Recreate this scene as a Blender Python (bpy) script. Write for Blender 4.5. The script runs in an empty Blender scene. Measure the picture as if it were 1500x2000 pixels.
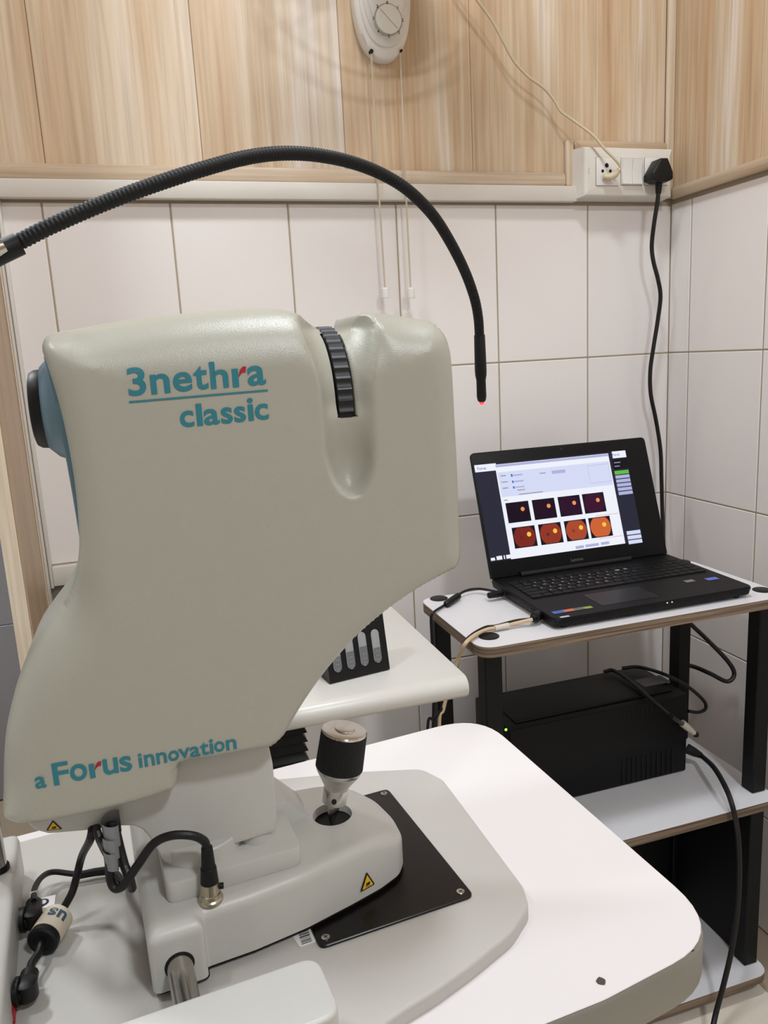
import bpy, bmesh, math, random
import numpy as np
from mathutils import Vector, Matrix
from mathutils.geometry import delaunay_2d_cdt

random.seed(7)
sc = bpy.context.scene
COL = sc.collection

# ------------------------------------------------------------------ camera
FPX = 1510.0                      # focal length in pixels of the 1500 x 2000 frame
def _n(v):
    v = np.array(v, float); return v / np.linalg.norm(v)
_X = _n([5020, -573, FPX])        # world X (along the back wall) seen in camera axes
_D = _n([400, 7500, FPX]); _D = _n(_D - _X * (_X @ _D))
_Y = np.cross(_X, _D)
RC = np.array([_X, _Y, -_D])      # camera vector -> world vector
CAM = np.array([0.0, 0.0, 1.2])
cam_d = bpy.data.cameras.new('camera')
cam = bpy.data.objects.new('camera', cam_d); COL.objects.link(cam)
cam_d.sensor_fit = 'VERTICAL'; cam_d.sensor_height = 24.0; cam_d.lens = 24.0 * FPX / 2000.0
cam_d.clip_start = 0.02; cam_d.clip_end = 50
m = Matrix.Identity(4)
for i in range(3):
    m[i][0] = RC[i, 0]; m[i][1] = -RC[i, 1]; m[i][2] = -RC[i, 2]; m[i][3] = CAM[i]
cam.matrix_world = m
sc.camera = cam

# ------------------------------------------------------------------ world, lights, exposure
w = bpy.data.worlds.new('world'); sc.world = w; w.use_nodes = True
w.node_tree.nodes['Background'].inputs['Color'].default_value = (0.95, 0.97, 1.0, 1)
w.node_tree.nodes['Background'].inputs['Strength'].default_value = 0.10
sc.view_settings.view_transform = 'Standard'
sc.view_settings.look = 'None'
sc.view_settings.exposure = -0.22
sc.view_settings.gamma = 1.0
sc.view_settings.use_curve_mapping = False
CEIL = 2.62
LIGHTS = [  # x, y, half size, watts, colour
    (0.40, 0.72, 0.10, 13.5, (0.92, 0.98, 1.05)),
    (-0.62, 0.62, 0.10, 9.0, (0.92, 0.98, 1.05)),
    (0.58, -0.78, 0.13, 26.0, (0.92, 0.98, 1.05)),
    (-0.90, 1.65, 0.10, 24.0, (0.92, 0.97, 1.0)),  # added lamp, unseen, put in to brighten the grey room
]
for lx, ly, hs, watts, lc in LIGHTS:
    ld = bpy.data.lights.new('ceiling_lamp_light', 'AREA'); ld.shape = 'DISK'; ld.size = hs * 2
    ld.energy = watts; ld.color = lc
    lo = bpy.data.objects.new('ceiling_lamp_light', ld); COL.objects.link(lo)
    lo.location = (lx, ly, CEIL - 0.035)

# ------------------------------------------------------------------ pixel -> place helpers (real planes only)
def ray(px, py): return RC @ _n([px - 750.0, py - 1000.0, FPX])
def hy(px, py, y): r = ray(px, py); return CAM + r * (y / r[1])
def hx(px, py, x): r = ray(px, py); return CAM + r * (x / r[0])
def hz(px, py, z): r = ray(px, py); return CAM + r * ((z - CAM[2]) / r[2])
def hd(px, py, d): return CAM + RC @ np.array([(px - 750) / FPX * d, (py - 1000) / FPX * d, d])

# ------------------------------------------------------------------ materials
def lin(c):
    c = c / 255.0
    return c / 12.92 if c <= 0.04045 else ((c + 0.055) / 1.055) ** 2.4
def L3(rgb): return tuple(lin(c) for c in rgb) + (1.0,)
MATS = {}
def mat(name, rgb, rough=0.5, metal=0.0, bump=0.0, bscale=300.0, mottle=0.0, mscale=6.0, emit=None, estr=1.0, spec=0.5, coat=0.0):
    mt = bpy.data.materials.new(name); mt.use_nodes = True
    nt = mt.node_tree; b = nt.nodes['Principled BSDF']
    b.inputs['Base Color'].default_value = L3(rgb)
    b.inputs['Roughness'].default_value = rough
    b.inputs['Metallic'].default_value = metal
    b.inputs['Specular IOR Level'].default_value = spec
    b.inputs['Coat Weight'].default_value = coat
    tc = None
    if bump or mottle:
        tc = nt.nodes.new('ShaderNodeTexCoord')
    if mottle:
        nz = nt.nodes.new('ShaderNodeTexNoise'); nz.inputs['Scale'].default_value = mscale; nz.inputs['Detail'].default_value = 5
        nt.links.new(tc.outputs['Object'], nz.inputs['Vector'])
        mx = nt.nodes.new('ShaderNodeMix'); mx.data_type = 'RGBA'
        mx.inputs[6].default_value = L3(rgb)
        mx.inputs[7].default_value = L3([max(0, c * (1 - mottle)) for c in rgb])
        nt.links.new(nz.outputs['Fac'], mx.inputs[0]); nt.links.new(mx.outputs[2], b.inputs['Base Color'])
    if bump:
        nb = nt.nodes.new('ShaderNodeTexNoise'); nb.inputs['Scale'].default_value = bscale; nb.inputs['Detail'].default_value = 2
        nt.links.new(tc.outputs['Object'], nb.inputs['Vector'])
        bp = nt.nodes.new('ShaderNodeBump'); bp.inputs['Strength'].default_value = bump; bp.inputs['Distance'].default_value = 0.001
        nt.links.new(nb.outputs['Fac'], bp.inputs['Height']); nt.links.new(bp.outputs['Normal'], b.inputs['Normal'])
    if emit is not None:
        b.inputs['Emission Color'].default_value = L3(emit); b.inputs['Emission Strength'].default_value = estr
    MATS[name] = mt
    return mt

def wood_mat(name, stops, horizontal=False, rough=0.42, fine=1.0, along_y=False):
    mt = bpy.data.materials.new(name); mt.use_nodes = True
    nt = mt.node_tree; b = nt.nodes['Principled BSDF']; N = nt.nodes.new; K = nt.links.new
    tc = N('ShaderNodeTexCoord'); oi = N('ShaderNodeObjectInfo')
    mp = N('ShaderNodeMapping')
    mp.inputs['Scale'].default_value = (0.9, 16, 16) if horizontal else (12, 12, 0.7)
    if along_y: mp.inputs['Scale'].default_value = (16, 0.9, 16)
    off = N('ShaderNodeVectorMath'); off.operation = 'ADD'
    mul = N('ShaderNodeVectorMath'); mul.operation = 'SCALE'; mul.inputs[0].default_value = (7, 5, 9)
    K(oi.outputs['Random'], mul.inputs['Scale']); K(tc.outputs['Object'], off.inputs[0]); K(mul.outputs[0], off.inputs[1])
    K(off.outputs[0], mp.inputs['Vector'])
    n1 = N('ShaderNodeTexNoise'); n1.inputs['Scale'].default_value = 1.0; n1.inputs['Detail'].default_value = 4; n1.inputs['Roughness'].default_value = 0.55; n1.inputs['Distortion'].default_value = 0.6
    K(mp.outputs[0], n1.inputs['Vector'])
    cr = N('ShaderNodeValToRGB'); el = cr.color_ramp.elements
    while len(el) < len(stops): el.new(0.5)
    for e, (p, c) in zip(el, stops): e.position = p; e.color = L3(c)
    K(n1.outputs['Fac'], cr.inputs['Fac'])
    mp2 = N('ShaderNodeMapping'); mp2.inputs['Scale'].default_value = (4, 140, 140) if horizontal else (140, 140, 4)
    if along_y: mp2.inputs['Scale'].default_value = (140, 4, 140)
    K(off.outputs[0], mp2.inputs['Vector'])
    n2 = N('ShaderNodeTexNoise'); n2.inputs['Scale'].default_value = 1.0; n2.inputs['Detail'].default_value = 3
    K(mp2.outputs[0], n2.inputs['Vector'])
    r2 = N('ShaderNodeValToRGB'); r2.color_ramp.elements[0].position = 0.28; r2.color_ramp.elements[1].position = 0.6
    g = 1 - 0.22 * fine
    r2.color_ramp.elements[0].color = (g, g * .96, g * .9, 1); r2.color_ramp.elements[1].color = (1, 1, 1, 1)
    K(n2.outputs['Fac'], r2.inputs['Fac'])
    mx = N('ShaderNodeMix'); mx.data_type = 'RGBA'; mx.blend_type = 'MULTIPLY'; mx.inputs[0].default_value = 1
    K(cr.outputs[0], mx.inputs[6]); K(r2.outputs[0], mx.inputs[7]); K(mx.outputs[2], b.inputs['Base Color'])
    b.inputs['Roughness'].default_value = rough
    MATS[name] = mt
    return mt

def edge_ply_mat(name):
    mt = bpy.data.materials.new(name); mt.use_nodes = True
    nt = mt.node_tree; b = nt.nodes['Principled BSDF']; N = nt.nodes.new; K = nt.links.new
    tc = N('ShaderNodeTexCoord'); mp = N('ShaderNodeMapping'); mp.inputs['Scale'].default_value = (6, 6, 420)
    K(tc.outputs['Object'], mp.inputs['Vector'])
    nz = N('ShaderNodeTexNoise'); nz.inputs['Scale'].default_value = 1; K(mp.outputs[0], nz.inputs['Vector'])
    cr = N('ShaderNodeValToRGB'); cr.color_ramp.elements[0].position = 0.35; cr.color_ramp.elements[1].position = 0.65
    cr.color_ramp.elements[0].color = L3((88, 72, 58)); cr.color_ramp.elements[1].color = L3((142, 122, 102))
    K(nz.outputs['Fac'], cr.inputs['Fac']); K(cr.outputs[0], b.inputs['Base Color']); b.inputs['Roughness'].default_value = 0.7
    MATS[name] = mt
    return mt

def tile_mat(name, rgb, rough=0.2, var=0.03):
    mt = mat(name, rgb, rough)
    nt = mt.node_tree; b = nt.nodes['Principled BSDF']; N = nt.nodes.new; K = nt.links.new
    oi = N('ShaderNodeObjectInfo'); mx = N('ShaderNodeMix'); mx.data_type = 'RGBA'
    mx.inputs[6].default_value = L3(rgb); mx.inputs[7].default_value = L3([c * (1 - var) for c in rgb])
    K(oi.outputs['Random'], mx.inputs[0]); K(mx.outputs[2], b.inputs['Base Color'])
    tc = N('ShaderNodeTexCoord'); nz = N('ShaderNodeTexNoise'); nz.inputs['Scale'].default_value = 4.0
    K(tc.outputs['Object'], nz.inputs['Vector'])
    bp = N('ShaderNodeBump'); bp.inputs['Strength'].default_value = 0.12; bp.inputs['Distance'].default_value = 0.004
    K(nz.outputs['Fac'], bp.inputs['Height']); K(bp.outputs['Normal'], b.inputs['Normal'])
    return mt

SHELL = mat('instrument_shell_paint', (171, 169, 156), 0.30, bump=0.2, bscale=1500)
SHELL2 = mat('instrument_grey_paint', (195, 193, 187), 0.36, bump=0.10, bscale=1500, mottle=0.035, mscale=14)
BOARD = mat('base_board_paint', (190, 186, 180), 0.45, bump=0.06, bscale=1200, mottle=0.05, mscale=9)
BLUE = mat('blue_grey_paint', (102, 132, 148), 0.32, bump=0.06, bscale=1500)
BLACK = mat('black_plastic', (9, 9, 10), 0.45, spec=.35)
BLACKM = mat('black_matt', (7, 7, 8), 0.6, spec=.3)
WHEELM = mat('black_wheel', (24, 24, 26), 0.5)
RUBBER = mat('black_rubber', (10, 10, 11), 0.55, spec=.35)
CABLE = mat('cable_black', (17, 16, 17), 0.45, spec=.4)
PLATEM = mat('black_acrylic', (17, 12, 11), 0.3, spec=.35, mottle=0.25, mscale=30)
METAL = mat('bright_steel', (196, 194, 190), 0.22, metal=1.0)
STEEL = mat('brushed_steel', (180, 176, 170), 0.22, metal=1.0)
NICKEL = mat('nickel', (190, 180, 160), 0.28, metal=1.0)
CHROME = mat('polished_cap', (205, 200, 192), 0.12, metal=1.0)
TEAL = mat('teal_print', (38, 122, 136), 0.42)
REDP = mat('red_print', (168, 22, 40), 0.42)
YELLOW = mat('warning_yellow', (226, 182, 36), 0.45)
INK = mat('black_ink', (16, 15, 14), 0.5)
WHITEP = mat('white_label', (226, 224, 222), 0.5)
LAMIN = mat('white_laminate', (227, 222, 221), 0.36, mottle=0.03, mscale=7)
EDGEB = mat('grey_edge_band', (136, 132, 121), 0.4)
COUNT = mat('cream_laminate', (216, 213, 206), 0.33)
RACKB = mat('marbled_white_board', (238, 236, 238), 0.4, mottle=0.10, mscale=5)
PLY = edge_ply_mat('raw_plywood_edge')
LEGM = mat('black_powder_coat', (6, 6, 7), 0.55, spec=.3)
TILE = tile_mat('white_glazed_tile', (240, 233, 229), 0.2)
GROUT = mat('tan_grout', (168, 152, 130), 0.8)
GREYT = tile_mat('grey_tile', (150, 150, 156), 0.35)
FLOORT = tile_mat('beige_floor_tile', (235, 224, 208), 0.3)
CREAM = mat('cream_trim_paint', (222, 215, 205), 0.4, mottle=0.05, mscale=10)
PAINT = mat('white_wall_paint', (205, 200, 194), 0.7)
DADO = mat('grey_wall_paint', (128, 122, 118), 0.7)
WOOD = wood_mat('oak_panel_vertical', [(0.28, (184, 150, 116)), (0.40, (206, 176, 142)), (0.50, (214, 191, 162)), (0.58, (222, 204, 182)), (0.68, (232, 222, 214))])
WOODH = wood_mat('oak_trim_horizontal', [(0.25, (188, 160, 130)), (0.5, (208, 186, 160)), (0.75, (218, 202, 184))], horizontal=True)
WOODHY = wood_mat('oak_trim_side', [(0.25, (188, 160, 130)), (0.5, (208, 186, 160)), (0.75, (218, 202, 184))], along_y=True)
WOODP = wood_mat('oak_board_pale', [(0.25, (212, 192, 164)), (0.5, (226, 208, 184)), (0.75, (234, 222, 204))])
IVORY = mat('ivory_plastic', (224, 218, 208), 0.35)
WPLAST = mat('white_plastic', (232, 228, 222), 0.25)
CORDW = mat('cream_cord', (214, 198, 168), 0.55)
CORDT = mat('tan_cable', (206, 180, 146), 0.5)
LAPTOP = mat('laptop_black', (5, 5, 6), 0.5, spec=.25)
LAPDECK = mat('laptop_deck', (20, 19, 22), 0.42)
KEYM = mat('key_black', (5, 5, 5), 0.5, spec=.25)
HOLE = mat('dark_hollow', (6, 6, 6), 0.8)
VIAL = mat('frosted_vial', (158, 160, 162), 0.35)
VIALD = mat('frosted_vial_liquid', (112, 114, 118), 0.35)
SLEEVE = mat('grey_spiral_wrap', (128, 128, 130), 0.25)
FERR = mat('cream_ferrite_sleeve', (206, 194, 174), 0.55)

def scr(name, rgb, s=1.0): return mat(name, (3, 3, 3), 0.5, emit=rgb, estr=s * 1.15, spec=.08)
S_WHITE = scr('screen_white', (240, 242, 252), 1.0)
S_PALE = scr('screen_pale', (214, 220, 246), 1.0)
S_LILAC = scr('screen_lilac', (176, 180, 220), 1.0)
S_DARK = scr('screen_navy', (42, 42, 58), 1.0)
S_BLK = scr('screen_black', (22, 20, 30), 1.0)
S_GREEN = scr('screen_green', (96, 190, 70), 1.0)
S_BLUE = scr('screen_blue', (60, 110, 200), 1.0)
S_GREY = scr('screen_grey', (150, 152, 168), 1.0)
S_RED = scr('screen_red_line', (200, 50, 60), 1.0)
S_TH = [scr('fundus_dark_a', (26, 12, 30)), scr('fundus_dark_b', (34, 12, 34)), scr('fundus_dark_c', (44, 14, 42)), scr('fundus_dark_d', (58, 18, 46)),
        scr('fundus_red_a', (124, 40, 32)), scr('fundus_red_b', (146, 54, 38)), scr('fundus_red_c', (170, 74, 46)), scr('fundus_orange', (206, 100, 54))]
S_DISC = scr('fundus_disc', (255, 196, 70), 1.0)
S_DISCD = scr('fundus_disc_dim', (240, 150, 84), 1.0)
S_MAC = scr('fundus_macula', (108, 34, 30), 1.0)
LEDR = mat('red_led', (255, 60, 60), 0.3, emit=(255, 40, 40), estr=6.0)
LEDG = mat('green_led', (120, 255, 60), 0.3, emit=(140, 255, 40), estr=3.0)
DIFF = mat('lamp_diffuser', (250, 250, 245), 0.5, emit=(255, 246, 236), estr=4.0)

# ------------------------------------------------------------------ mesh helpers
class MB:
    def __init__(s): s.v = []; s.f = []
    def add(s, vs, fs):
        o = len(s.v); s.v += [tuple(map(float, p)) for p in vs]; s.f += [tuple(o + i for i in f) for f in fs]; return s
    def bm(s, bm, M=None):
        bm.verts.index_update()
        vs = [(M @ v.co if M is not None else v.co) for v in bm.verts]
        s.add(vs, [[v.index for v in f.verts] for f in bm.faces]); bm.free(); return s

def fix_normals(bm): bmesh.ops.recalc_face_normals(bm, faces=bm.faces)

def box(mb, lo, hi, bev=0.0, seg=2, M=None):
    b = bmesh.new(); bmesh.ops.create_cube(b, size=1.0)
    lo = Vector(lo); hi = Vector(hi)
    for v in b.verts: v.co = Vector(((v.co.x + .5) * (hi.x - lo.x) + lo.x, (v.co.y + .5) * (hi.y - lo.y) + lo.y, (v.co.z + .5) * (hi.z - lo.z) + lo.z))
    if bev > 0: bmesh.ops.bevel(b, geom=list(b.edges), offset=bev, segments=seg, profile=0.5, affect='EDGES', clamp_overlap=True)
    fix_normals(b); return mb.bm(b, M)

def fillet(poly, r, n=6):
    out = []; N = len(poly)
    for i in range(N):
        p0 = np.array(poly[i - 1][:2], float); p1 = np.array(poly[i][:2], float); p2 = np.array(poly[(i + 1) % N][:2], float)
        rr = r[i] if isinstance(r, (list, tuple)) else r
        if rr <= 0: out.append(tuple(p1)); continue
        a = p0 - p1; c = p2 - p1; la = np.linalg.norm(a); lc = np.linalg.norm(c)
        a /= la; c /= lc
        ang = math.acos(max(-1, min(1, a @ c)))
        if ang > math.pi - 0.05: out.append(tuple(p1)); continue
        t = min(rr / math.tan(ang / 2), la * .48, lc * .48)
        q0 = p1 + a * t; q2 = p1 + c * t
        for k in range(n + 1):
            s = k / n; out.append(tuple((1 - s) ** 2 * q0 + 2 * s * (1 - s) * p1 + s * s * q2))
    return out

def smooth_closed(pts, k=6):
    P = np.array(pts, float); N = len(P); out = []
    for i in range(N):
        p0, p1, p2, p3 = P[i - 1], P[i], P[(i + 1) % N], P[(i + 2) % N]
        for j in range(k):
            t = j / k
            out.append(0.5 * ((2 * p1) + (-p0 + p2) * t + (2 * p0 - 5 * p1 + 4 * p2 - p3) * t * t + (-p0 + 3 * p1 - 3 * p2 + p3) * t ** 3))
    return np.array(out)

def smooth_open(pts, k=8):
    P = np.array(pts, float); P = np.vstack([2 * P[0] - P[1], P, 2 * P[-1] - P[-2]]); out = []
    for i in range(1, len(P) - 2):
        p0, p1, p2, p3 = P[i - 1], P[i], P[i + 1], P[i + 2]
        for j in range(k):
            t = j / k
            out.append(0.5 * ((2 * p1) + (-p0 + p2) * t + (2 * p0 - 5 * p1 + 4 * p2 - p3) * t * t + (-p0 + 3 * p1 - 3 * p2 + p3) * t ** 3))
    out.append(P[-2]); return np.array(out)

def prism(mb, poly, h0, h1, axis='Z', bev=0.0, seg=3, bottom=True, M=None):
    """poly in the plane across axis: Z -> (x,y); Y -> (x,z) ; X -> (y,z)"""
    b = bmesh.new()
    def P(a, c, h):
        return (a, c, h) if axis == 'Z' else ((a, h, c) if axis == 'Y' else (h, a, c))
    v0 = [b.verts.new(P(a, c, h0)) for a, c in poly]; v1 = [b.verts.new(P(a, c, h1)) for a, c in poly]
    N = len(poly)
    f0 = b.faces.new(v0); f1 = b.faces.new(v1)
    for i in range(N):
        b.faces.new((v0[i], v0[(i + 1) % N], v1[(i + 1) % N], v1[i]))
    fix_normals(b)
    if bev > 0:
        es = list(f1.edges) + (list(f0.edges) if bottom else [])
        bmesh.ops.bevel(b, geom=es, offset=bev, segments=seg, profile=0.5, affect='EDGES', clamp_overlap=True)
    return mb.bm(b, M)

def frames(P):
    T = np.gradient(P, axis=0); T /= np.linalg.norm(T, axis=1)[:, None]
    up = np.array([0, 0, 1.0])
    if abs(T[0] @ up) > .9: up = np.array([1.0, 0, 0])
    n = np.cross(T[0], up); n /= np.linalg.norm(n); out = []
    for t in T:
        n = n - t * (n @ t); n /= np.linalg.norm(n); out.append((n, np.cross(t, n)))
    return out

def tube(mb, P, r, n=10):
    P = np.array(P, float); F = frames(P); N = len(P)
    R = np.full(N, r) if np.isscalar(r) else np.array(r)
    vs = []; fs = []
    for i in range(N):
        for k in range(n):
            a = 2 * math.pi * k / n
            vs.append(P[i] + R[i] * (math.cos(a) * F[i][0] + math.sin(a) * F[i][1]))
    for i in range(N - 1):
        for k in range(n):
            fs.append((i * n + k, i * n + (k + 1) % n, (i + 1) * n + (k + 1) % n, (i + 1) * n + k))
    fs.append(tuple(range(n))[::-1]); fs.append(tuple((N - 1) * n + k for k in range(n)))
    return mb.add(vs, fs)

def lathe(mb, prof, p0, axis, n=32, caps=True):
    """prof: list of (distance along axis, radius)"""
    p0 = np.array(p0, float); ax = _n(axis); up = np.array([0, 0, 1.0]) if abs(ax[2]) < .9 else np.array([1.0, 0, 0])
    a = np.cross(ax, up); a /= np.linalg.norm(a); b = np.cross(ax, a)
    vs = []; fs = []
    for d, r in prof:
        for k in range(n):
            t = 2 * math.pi * k / n; vs.append(p0 + ax * d + r * (math.cos(t) * a + math.sin(t) * b))
    N = len(prof)
    for i in range(N - 1):
        for k in range(n): fs.append((i * n + k, i * n + (k + 1) % n, (i + 1) * n + (k + 1) % n, (i + 1) * n + k))
    if caps: fs.append(tuple(range(n))[::-1]); fs.append(tuple((N - 1) * n + k for k in range(n)))
    return mb.add(vs, fs)

def root_loc(o):
    v = Vector((0, 0, 0))
    while o is not None: v += o.location; o = o.parent
    return v

def obj(name, mb, material, parent=None, sharp=35, origin=None):
    me = bpy.data.meshes.new(name)
    off = root_loc(parent) if parent is not None else Vector((0, 0, 0))
    if parent is None and origin is None:
        A = np.array(mb.v); lo = A.min(0); hi = A.max(0); origin = ((lo[0] + hi[0]) / 2, (lo[1] + hi[1]) / 2, lo[2])
    if parent is None: off = Vector(origin)
    me.from_pydata([tuple(Vector(v) - off) for v in mb.v], [], mb.f)
    b = bmesh.new(); b.from_mesh(me); bmesh.ops.remove_doubles(b, verts=b.verts, dist=1e-6); fix_normals(b); b.to_mesh(me); b.free()
    me.materials.append(material)
    me.shade_smooth(); me.set_sharp_from_angle(angle=math.radians(sharp))
    o = bpy.data.objects.new(name, me); COL.objects.link(o)
    if parent is not None: o.parent = parent
    else: o.location = off
    return o

def thing(name, label, cat, loc, group=None):
    o = bpy.data.objects.new(name, None); COL.objects.link(o); o.location = loc; o.empty_display_size = .02
    o['label'] = label; o['category'] = cat
    if group: o['group'] = group
    return o
def tag(o, label, cat, group=None):
    o['label'] = label; o['category'] = cat
    if group: o['group'] = group
    return o
def struct(name, mb=None, material=None, parent=None):
    if mb is None:
        o = bpy.data.objects.new(name, None); COL.objects.link(o)
    else: o = obj(name, mb, material, parent, origin=(0, 0, 0) if parent is None else None)
    if parent is None: o['kind'] = 'structure'
    return o
def linked(name, me, loc, parent):
    o = bpy.data.objects.new(name, me); COL.objects.link(o); o.parent = parent; o.location = Vector(loc) - root_loc(parent); return o

# ------------------------------------------------------------------ lettering
_G = {}
def glyph(ch, bold=0.02):
    key = (ch, bold)
    if key not in _G:
        cu = bpy.data.curves.new('glyph', 'FONT'); cu.body = ch; cu.size = 1.0; cu.offset = bold; cu.fill_mode = 'FRONT'; cu.dimensions = '2D'; cu.resolution_u = 6
        o = bpy.data.objects.new('glyph', cu); COL.objects.link(o)
        dg = bpy.context.evaluated_depsgraph_get(); me = bpy.data.meshes.new_from_object(o.evaluated_get(dg))
        V = np.array([v.co[:] for v in me.vertices]); F = [tuple(p.vertices) for p in me.polygons]
        bpy.data.objects.remove(o); bpy.data.curves.remove(cu); bpy.data.meshes.remove(me)
        lo = V.min(0); hi = V.max(0); V = (V - lo) / np.maximum(hi - lo, 1e-6)
        _G[key] = (V[:, :2], F)
    return _G[key]
def put_glyph(mb, ch, fn, bold=0.02):
    V, F = glyph(ch, bold); mb.add([fn(a, b) for a, b in V], F)
def put_poly(mb, pts, fn): mb.add([fn(a, b) for a, b in pts], [tuple(range(len(pts)))])
def put_word(mb, word, p0, ux, uz, height, gap=.12, bold=.02, spacew=.3):
    """letters of one word laid along ux from p0; unnormalised widths from the font"""
    cu = bpy.data.curves.new('word', 'FONT'); cu.body = word; cu.size = 1.0; cu.offset = bold; cu.fill_mode = 'FRONT'; cu.dimensions = '2D'; cu.resolution_u = 3
    o = bpy.data.objects.new('word', cu); COL.objects.link(o)
    dg = bpy.context.evaluated_depsgraph_get(); me = bpy.data.meshes.new_from_object(o.evaluated_get(dg))
    V = np.array([v.co[:] for v in me.vertices]); F = [tuple(p.vertices) for p in me.polygons]
    bpy.data.objects.remove(o); bpy.data.curves.remove(cu); bpy.data.meshes.remove(me)
    V = (V - V.min(0)); s = height / V[:, 1].max()
    mb.add([np.array(p0) + np.array(ux) * a * s + np.array(uz) * b * s for a, b, _ in V], F)
    return V[:, 0].max() * s

# ================================================================== THE SETTING
YW, XW = 1.45, 1.108
TW, TH, GAP = 0.2052, 0.308, 0.0026
ROWS = [1.483 - k * TH for k in range(6)]        # tile row tops, down to the floor
TX0 = -0.1175                                    # x of one vertical joint on the back wall
floor = MB(); box(floor, (-1.7, -1.4, -0.05), (XW + .05, 2.5, -0.004))
floor = struct('floor', floor, GROUT)
fm = MB(); box(fm, (-.298, -.298, -.006), (.298, .298, 0.0), .0015, 1); ft0 = obj('floor_tile', fm, FLOORT, floor)
ft0.location = (0.7, 0.9, 0)
for i in range(-3, 1):
    for j in range(-3, 2):
        if (i, j) != (0, 0): linked('floor_tile', ft0.data, (0.7 + .6 * i, .9 + .6 * j, 0), floor)
cb = MB(); box(cb, (-1.7, -1.4, CEIL), (XW + .05, 2.5, CEIL + .05)); struct('ceiling', cb, PAINT)

wb = MB(); box(wb, (-0.21, YW + .0012, -0.004), (XW + .06, YW + .08, CEIL)); wall_back = struct('wall_back', wb, GROUT)
wr = MB(); box(wr, (XW + .0012, -1.4, -0.004), (XW + .08, YW + .0012, CEIL)); wall_right = struct('wall_right', wr, GROUT)
wl = MB(); box(wl, (-1.75, -1.4, -.004), (-1.7, 2.5, CEIL)); struct('wall_left', wl, PAINT)
wf = MB(); box(wf, (-1.7, -1.45, -.004), (XW + .06, -1.4, CEIL)); struct('wall_front', wf, PAINT)

def wall_tile(name, lo, hi, parent, axis):
    t = MB(); box(t, lo, hi, .0013, 1); return obj(name, t, TILE, parent)
xs = [TX0 + k * TW for k in range(0, 6)]
xe = [-0.186] + xs + [XW]
for r, zt in enumerate(ROWS):
    z1 = zt - GAP / 2; z0 = max(zt - TH + GAP / 2, 0.0)
    if r == 0: z1 = zt - .0055
    if z1 - z0 < .02: continue
    for a, b in zip(xe[:-1], xe[1:]):
        if b < 0.1 and r >= 2: continue            # the lower left wall has no tiles
        wall_tile('tile', (a + GAP / 2, YW, z0), (b - (0.0005 if b == XW else GAP / 2), YW + .004, z1), wall_back, 'y')
ys = [1.386 - k * TW for k in range(0, 9)]
ye = [YW] + ys
for r, zt in enumerate(ROWS):
    z1 = zt - GAP / 2; z0 = max(zt - TH + GAP / 2, 0.0)
    if r == 0: z1 = zt - .003
    if z1 - z0 < .02: continue
    for a, b in zip(ye[1:], ye[:-1]):
        wall_tile('tile', (XW, a + GAP / 2, z0), (XW + .004, b - (0.0005 if b == YW else GAP / 2), z1), wall_right, 'x')

# timber-look panels above the tiles
ZT = 1.49
px_seams = [-0.186, -0.103, 0.150, 0.405, 0.656, 0.925, XW - .022]
for a, b in zip(px_seams[:-1], px_seams[1:]):
    p = MB(); box(p, (a + .0003, YW - .004, ZT), (b - .0003, YW + .0055, CEIL - .001), .0011, 1)
    obj('wood_panel', p, WOOD, wall_back)
yy = YW - .004
for k in range(6):
    p = MB(); box(p, (XW - .004, yy - .245 + .0003, ZT), (XW + .0055, yy - .0003, CEIL - .001), .0011, 1)
    obj('wood_panel', p, WOOD, wall_right); yy -= .245

def strip(name, lo, hi, bev, material, parent=None):
    t = MB(); box(t, lo, hi, bev, 2)
    if parent is not None: return obj(name, t, material, parent)
    return struct(name, t, material)
z_c0, z_c1 = hy(560, 390, YW - .02)[2], hy(560, 355, YW - .02)[2]
z_w1 = hy(560, 327, YW - .012)[2]
BX0 = hy(1127, 340, YW - .02)[0]
strip('trim_1', (-0.186, YW - .022, z_c0), (BX0, YW - .0042, z_c1), .003, CREAM)
strip('trim_2', (-0.186, YW - .014, z_c1 + .0005), (BX0 - .02, YW - .0042, z_w1), .005, WOODH)
# raised timber frame round the switch box
zb1 = hy(1200, 276, YW - .01)[2]
bxl = hy(1105, 300, YW - .012)[0]; bxr = XW - .022
strip('trim_3', (bxl, YW - .014, z_c1 + .001), (bxl + .018, YW - .0042, zb1), .004, WOOD)
strip('trim_4', (bxl + .0185, YW - .014, zb1 - .018), (bxr, YW - .0042, zb1), .004, WOODH)
strip('trim_5', (XW - .0235, YW - .012, ZT), (XW - .0045, YW - .0042, CEIL - .001), .003, WOODP)
zr0 = 1.4865; zr1 = hx(1420, 330, XW - .012)[2]
strip('trim_6', (XW - .014, -1.0, zr0), (XW - .0042, YW - .015, zr1), .004, WOODHY)
# ledge and grey dado low on the left of the back wall
strip('trim_7', (-0.178, YW - .016, .832), (0.0, YW + .005, .8665), .002, CREAM)
strip('trim_8', (-0.183, YW - .02, 0.83), (-.178, YW + .005, z_c0), .001, CREAM)
strip('trim_9', (-0.183, YW - .001, 0.0), (0.09, YW + .0055, .831), .0, DADO)
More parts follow.
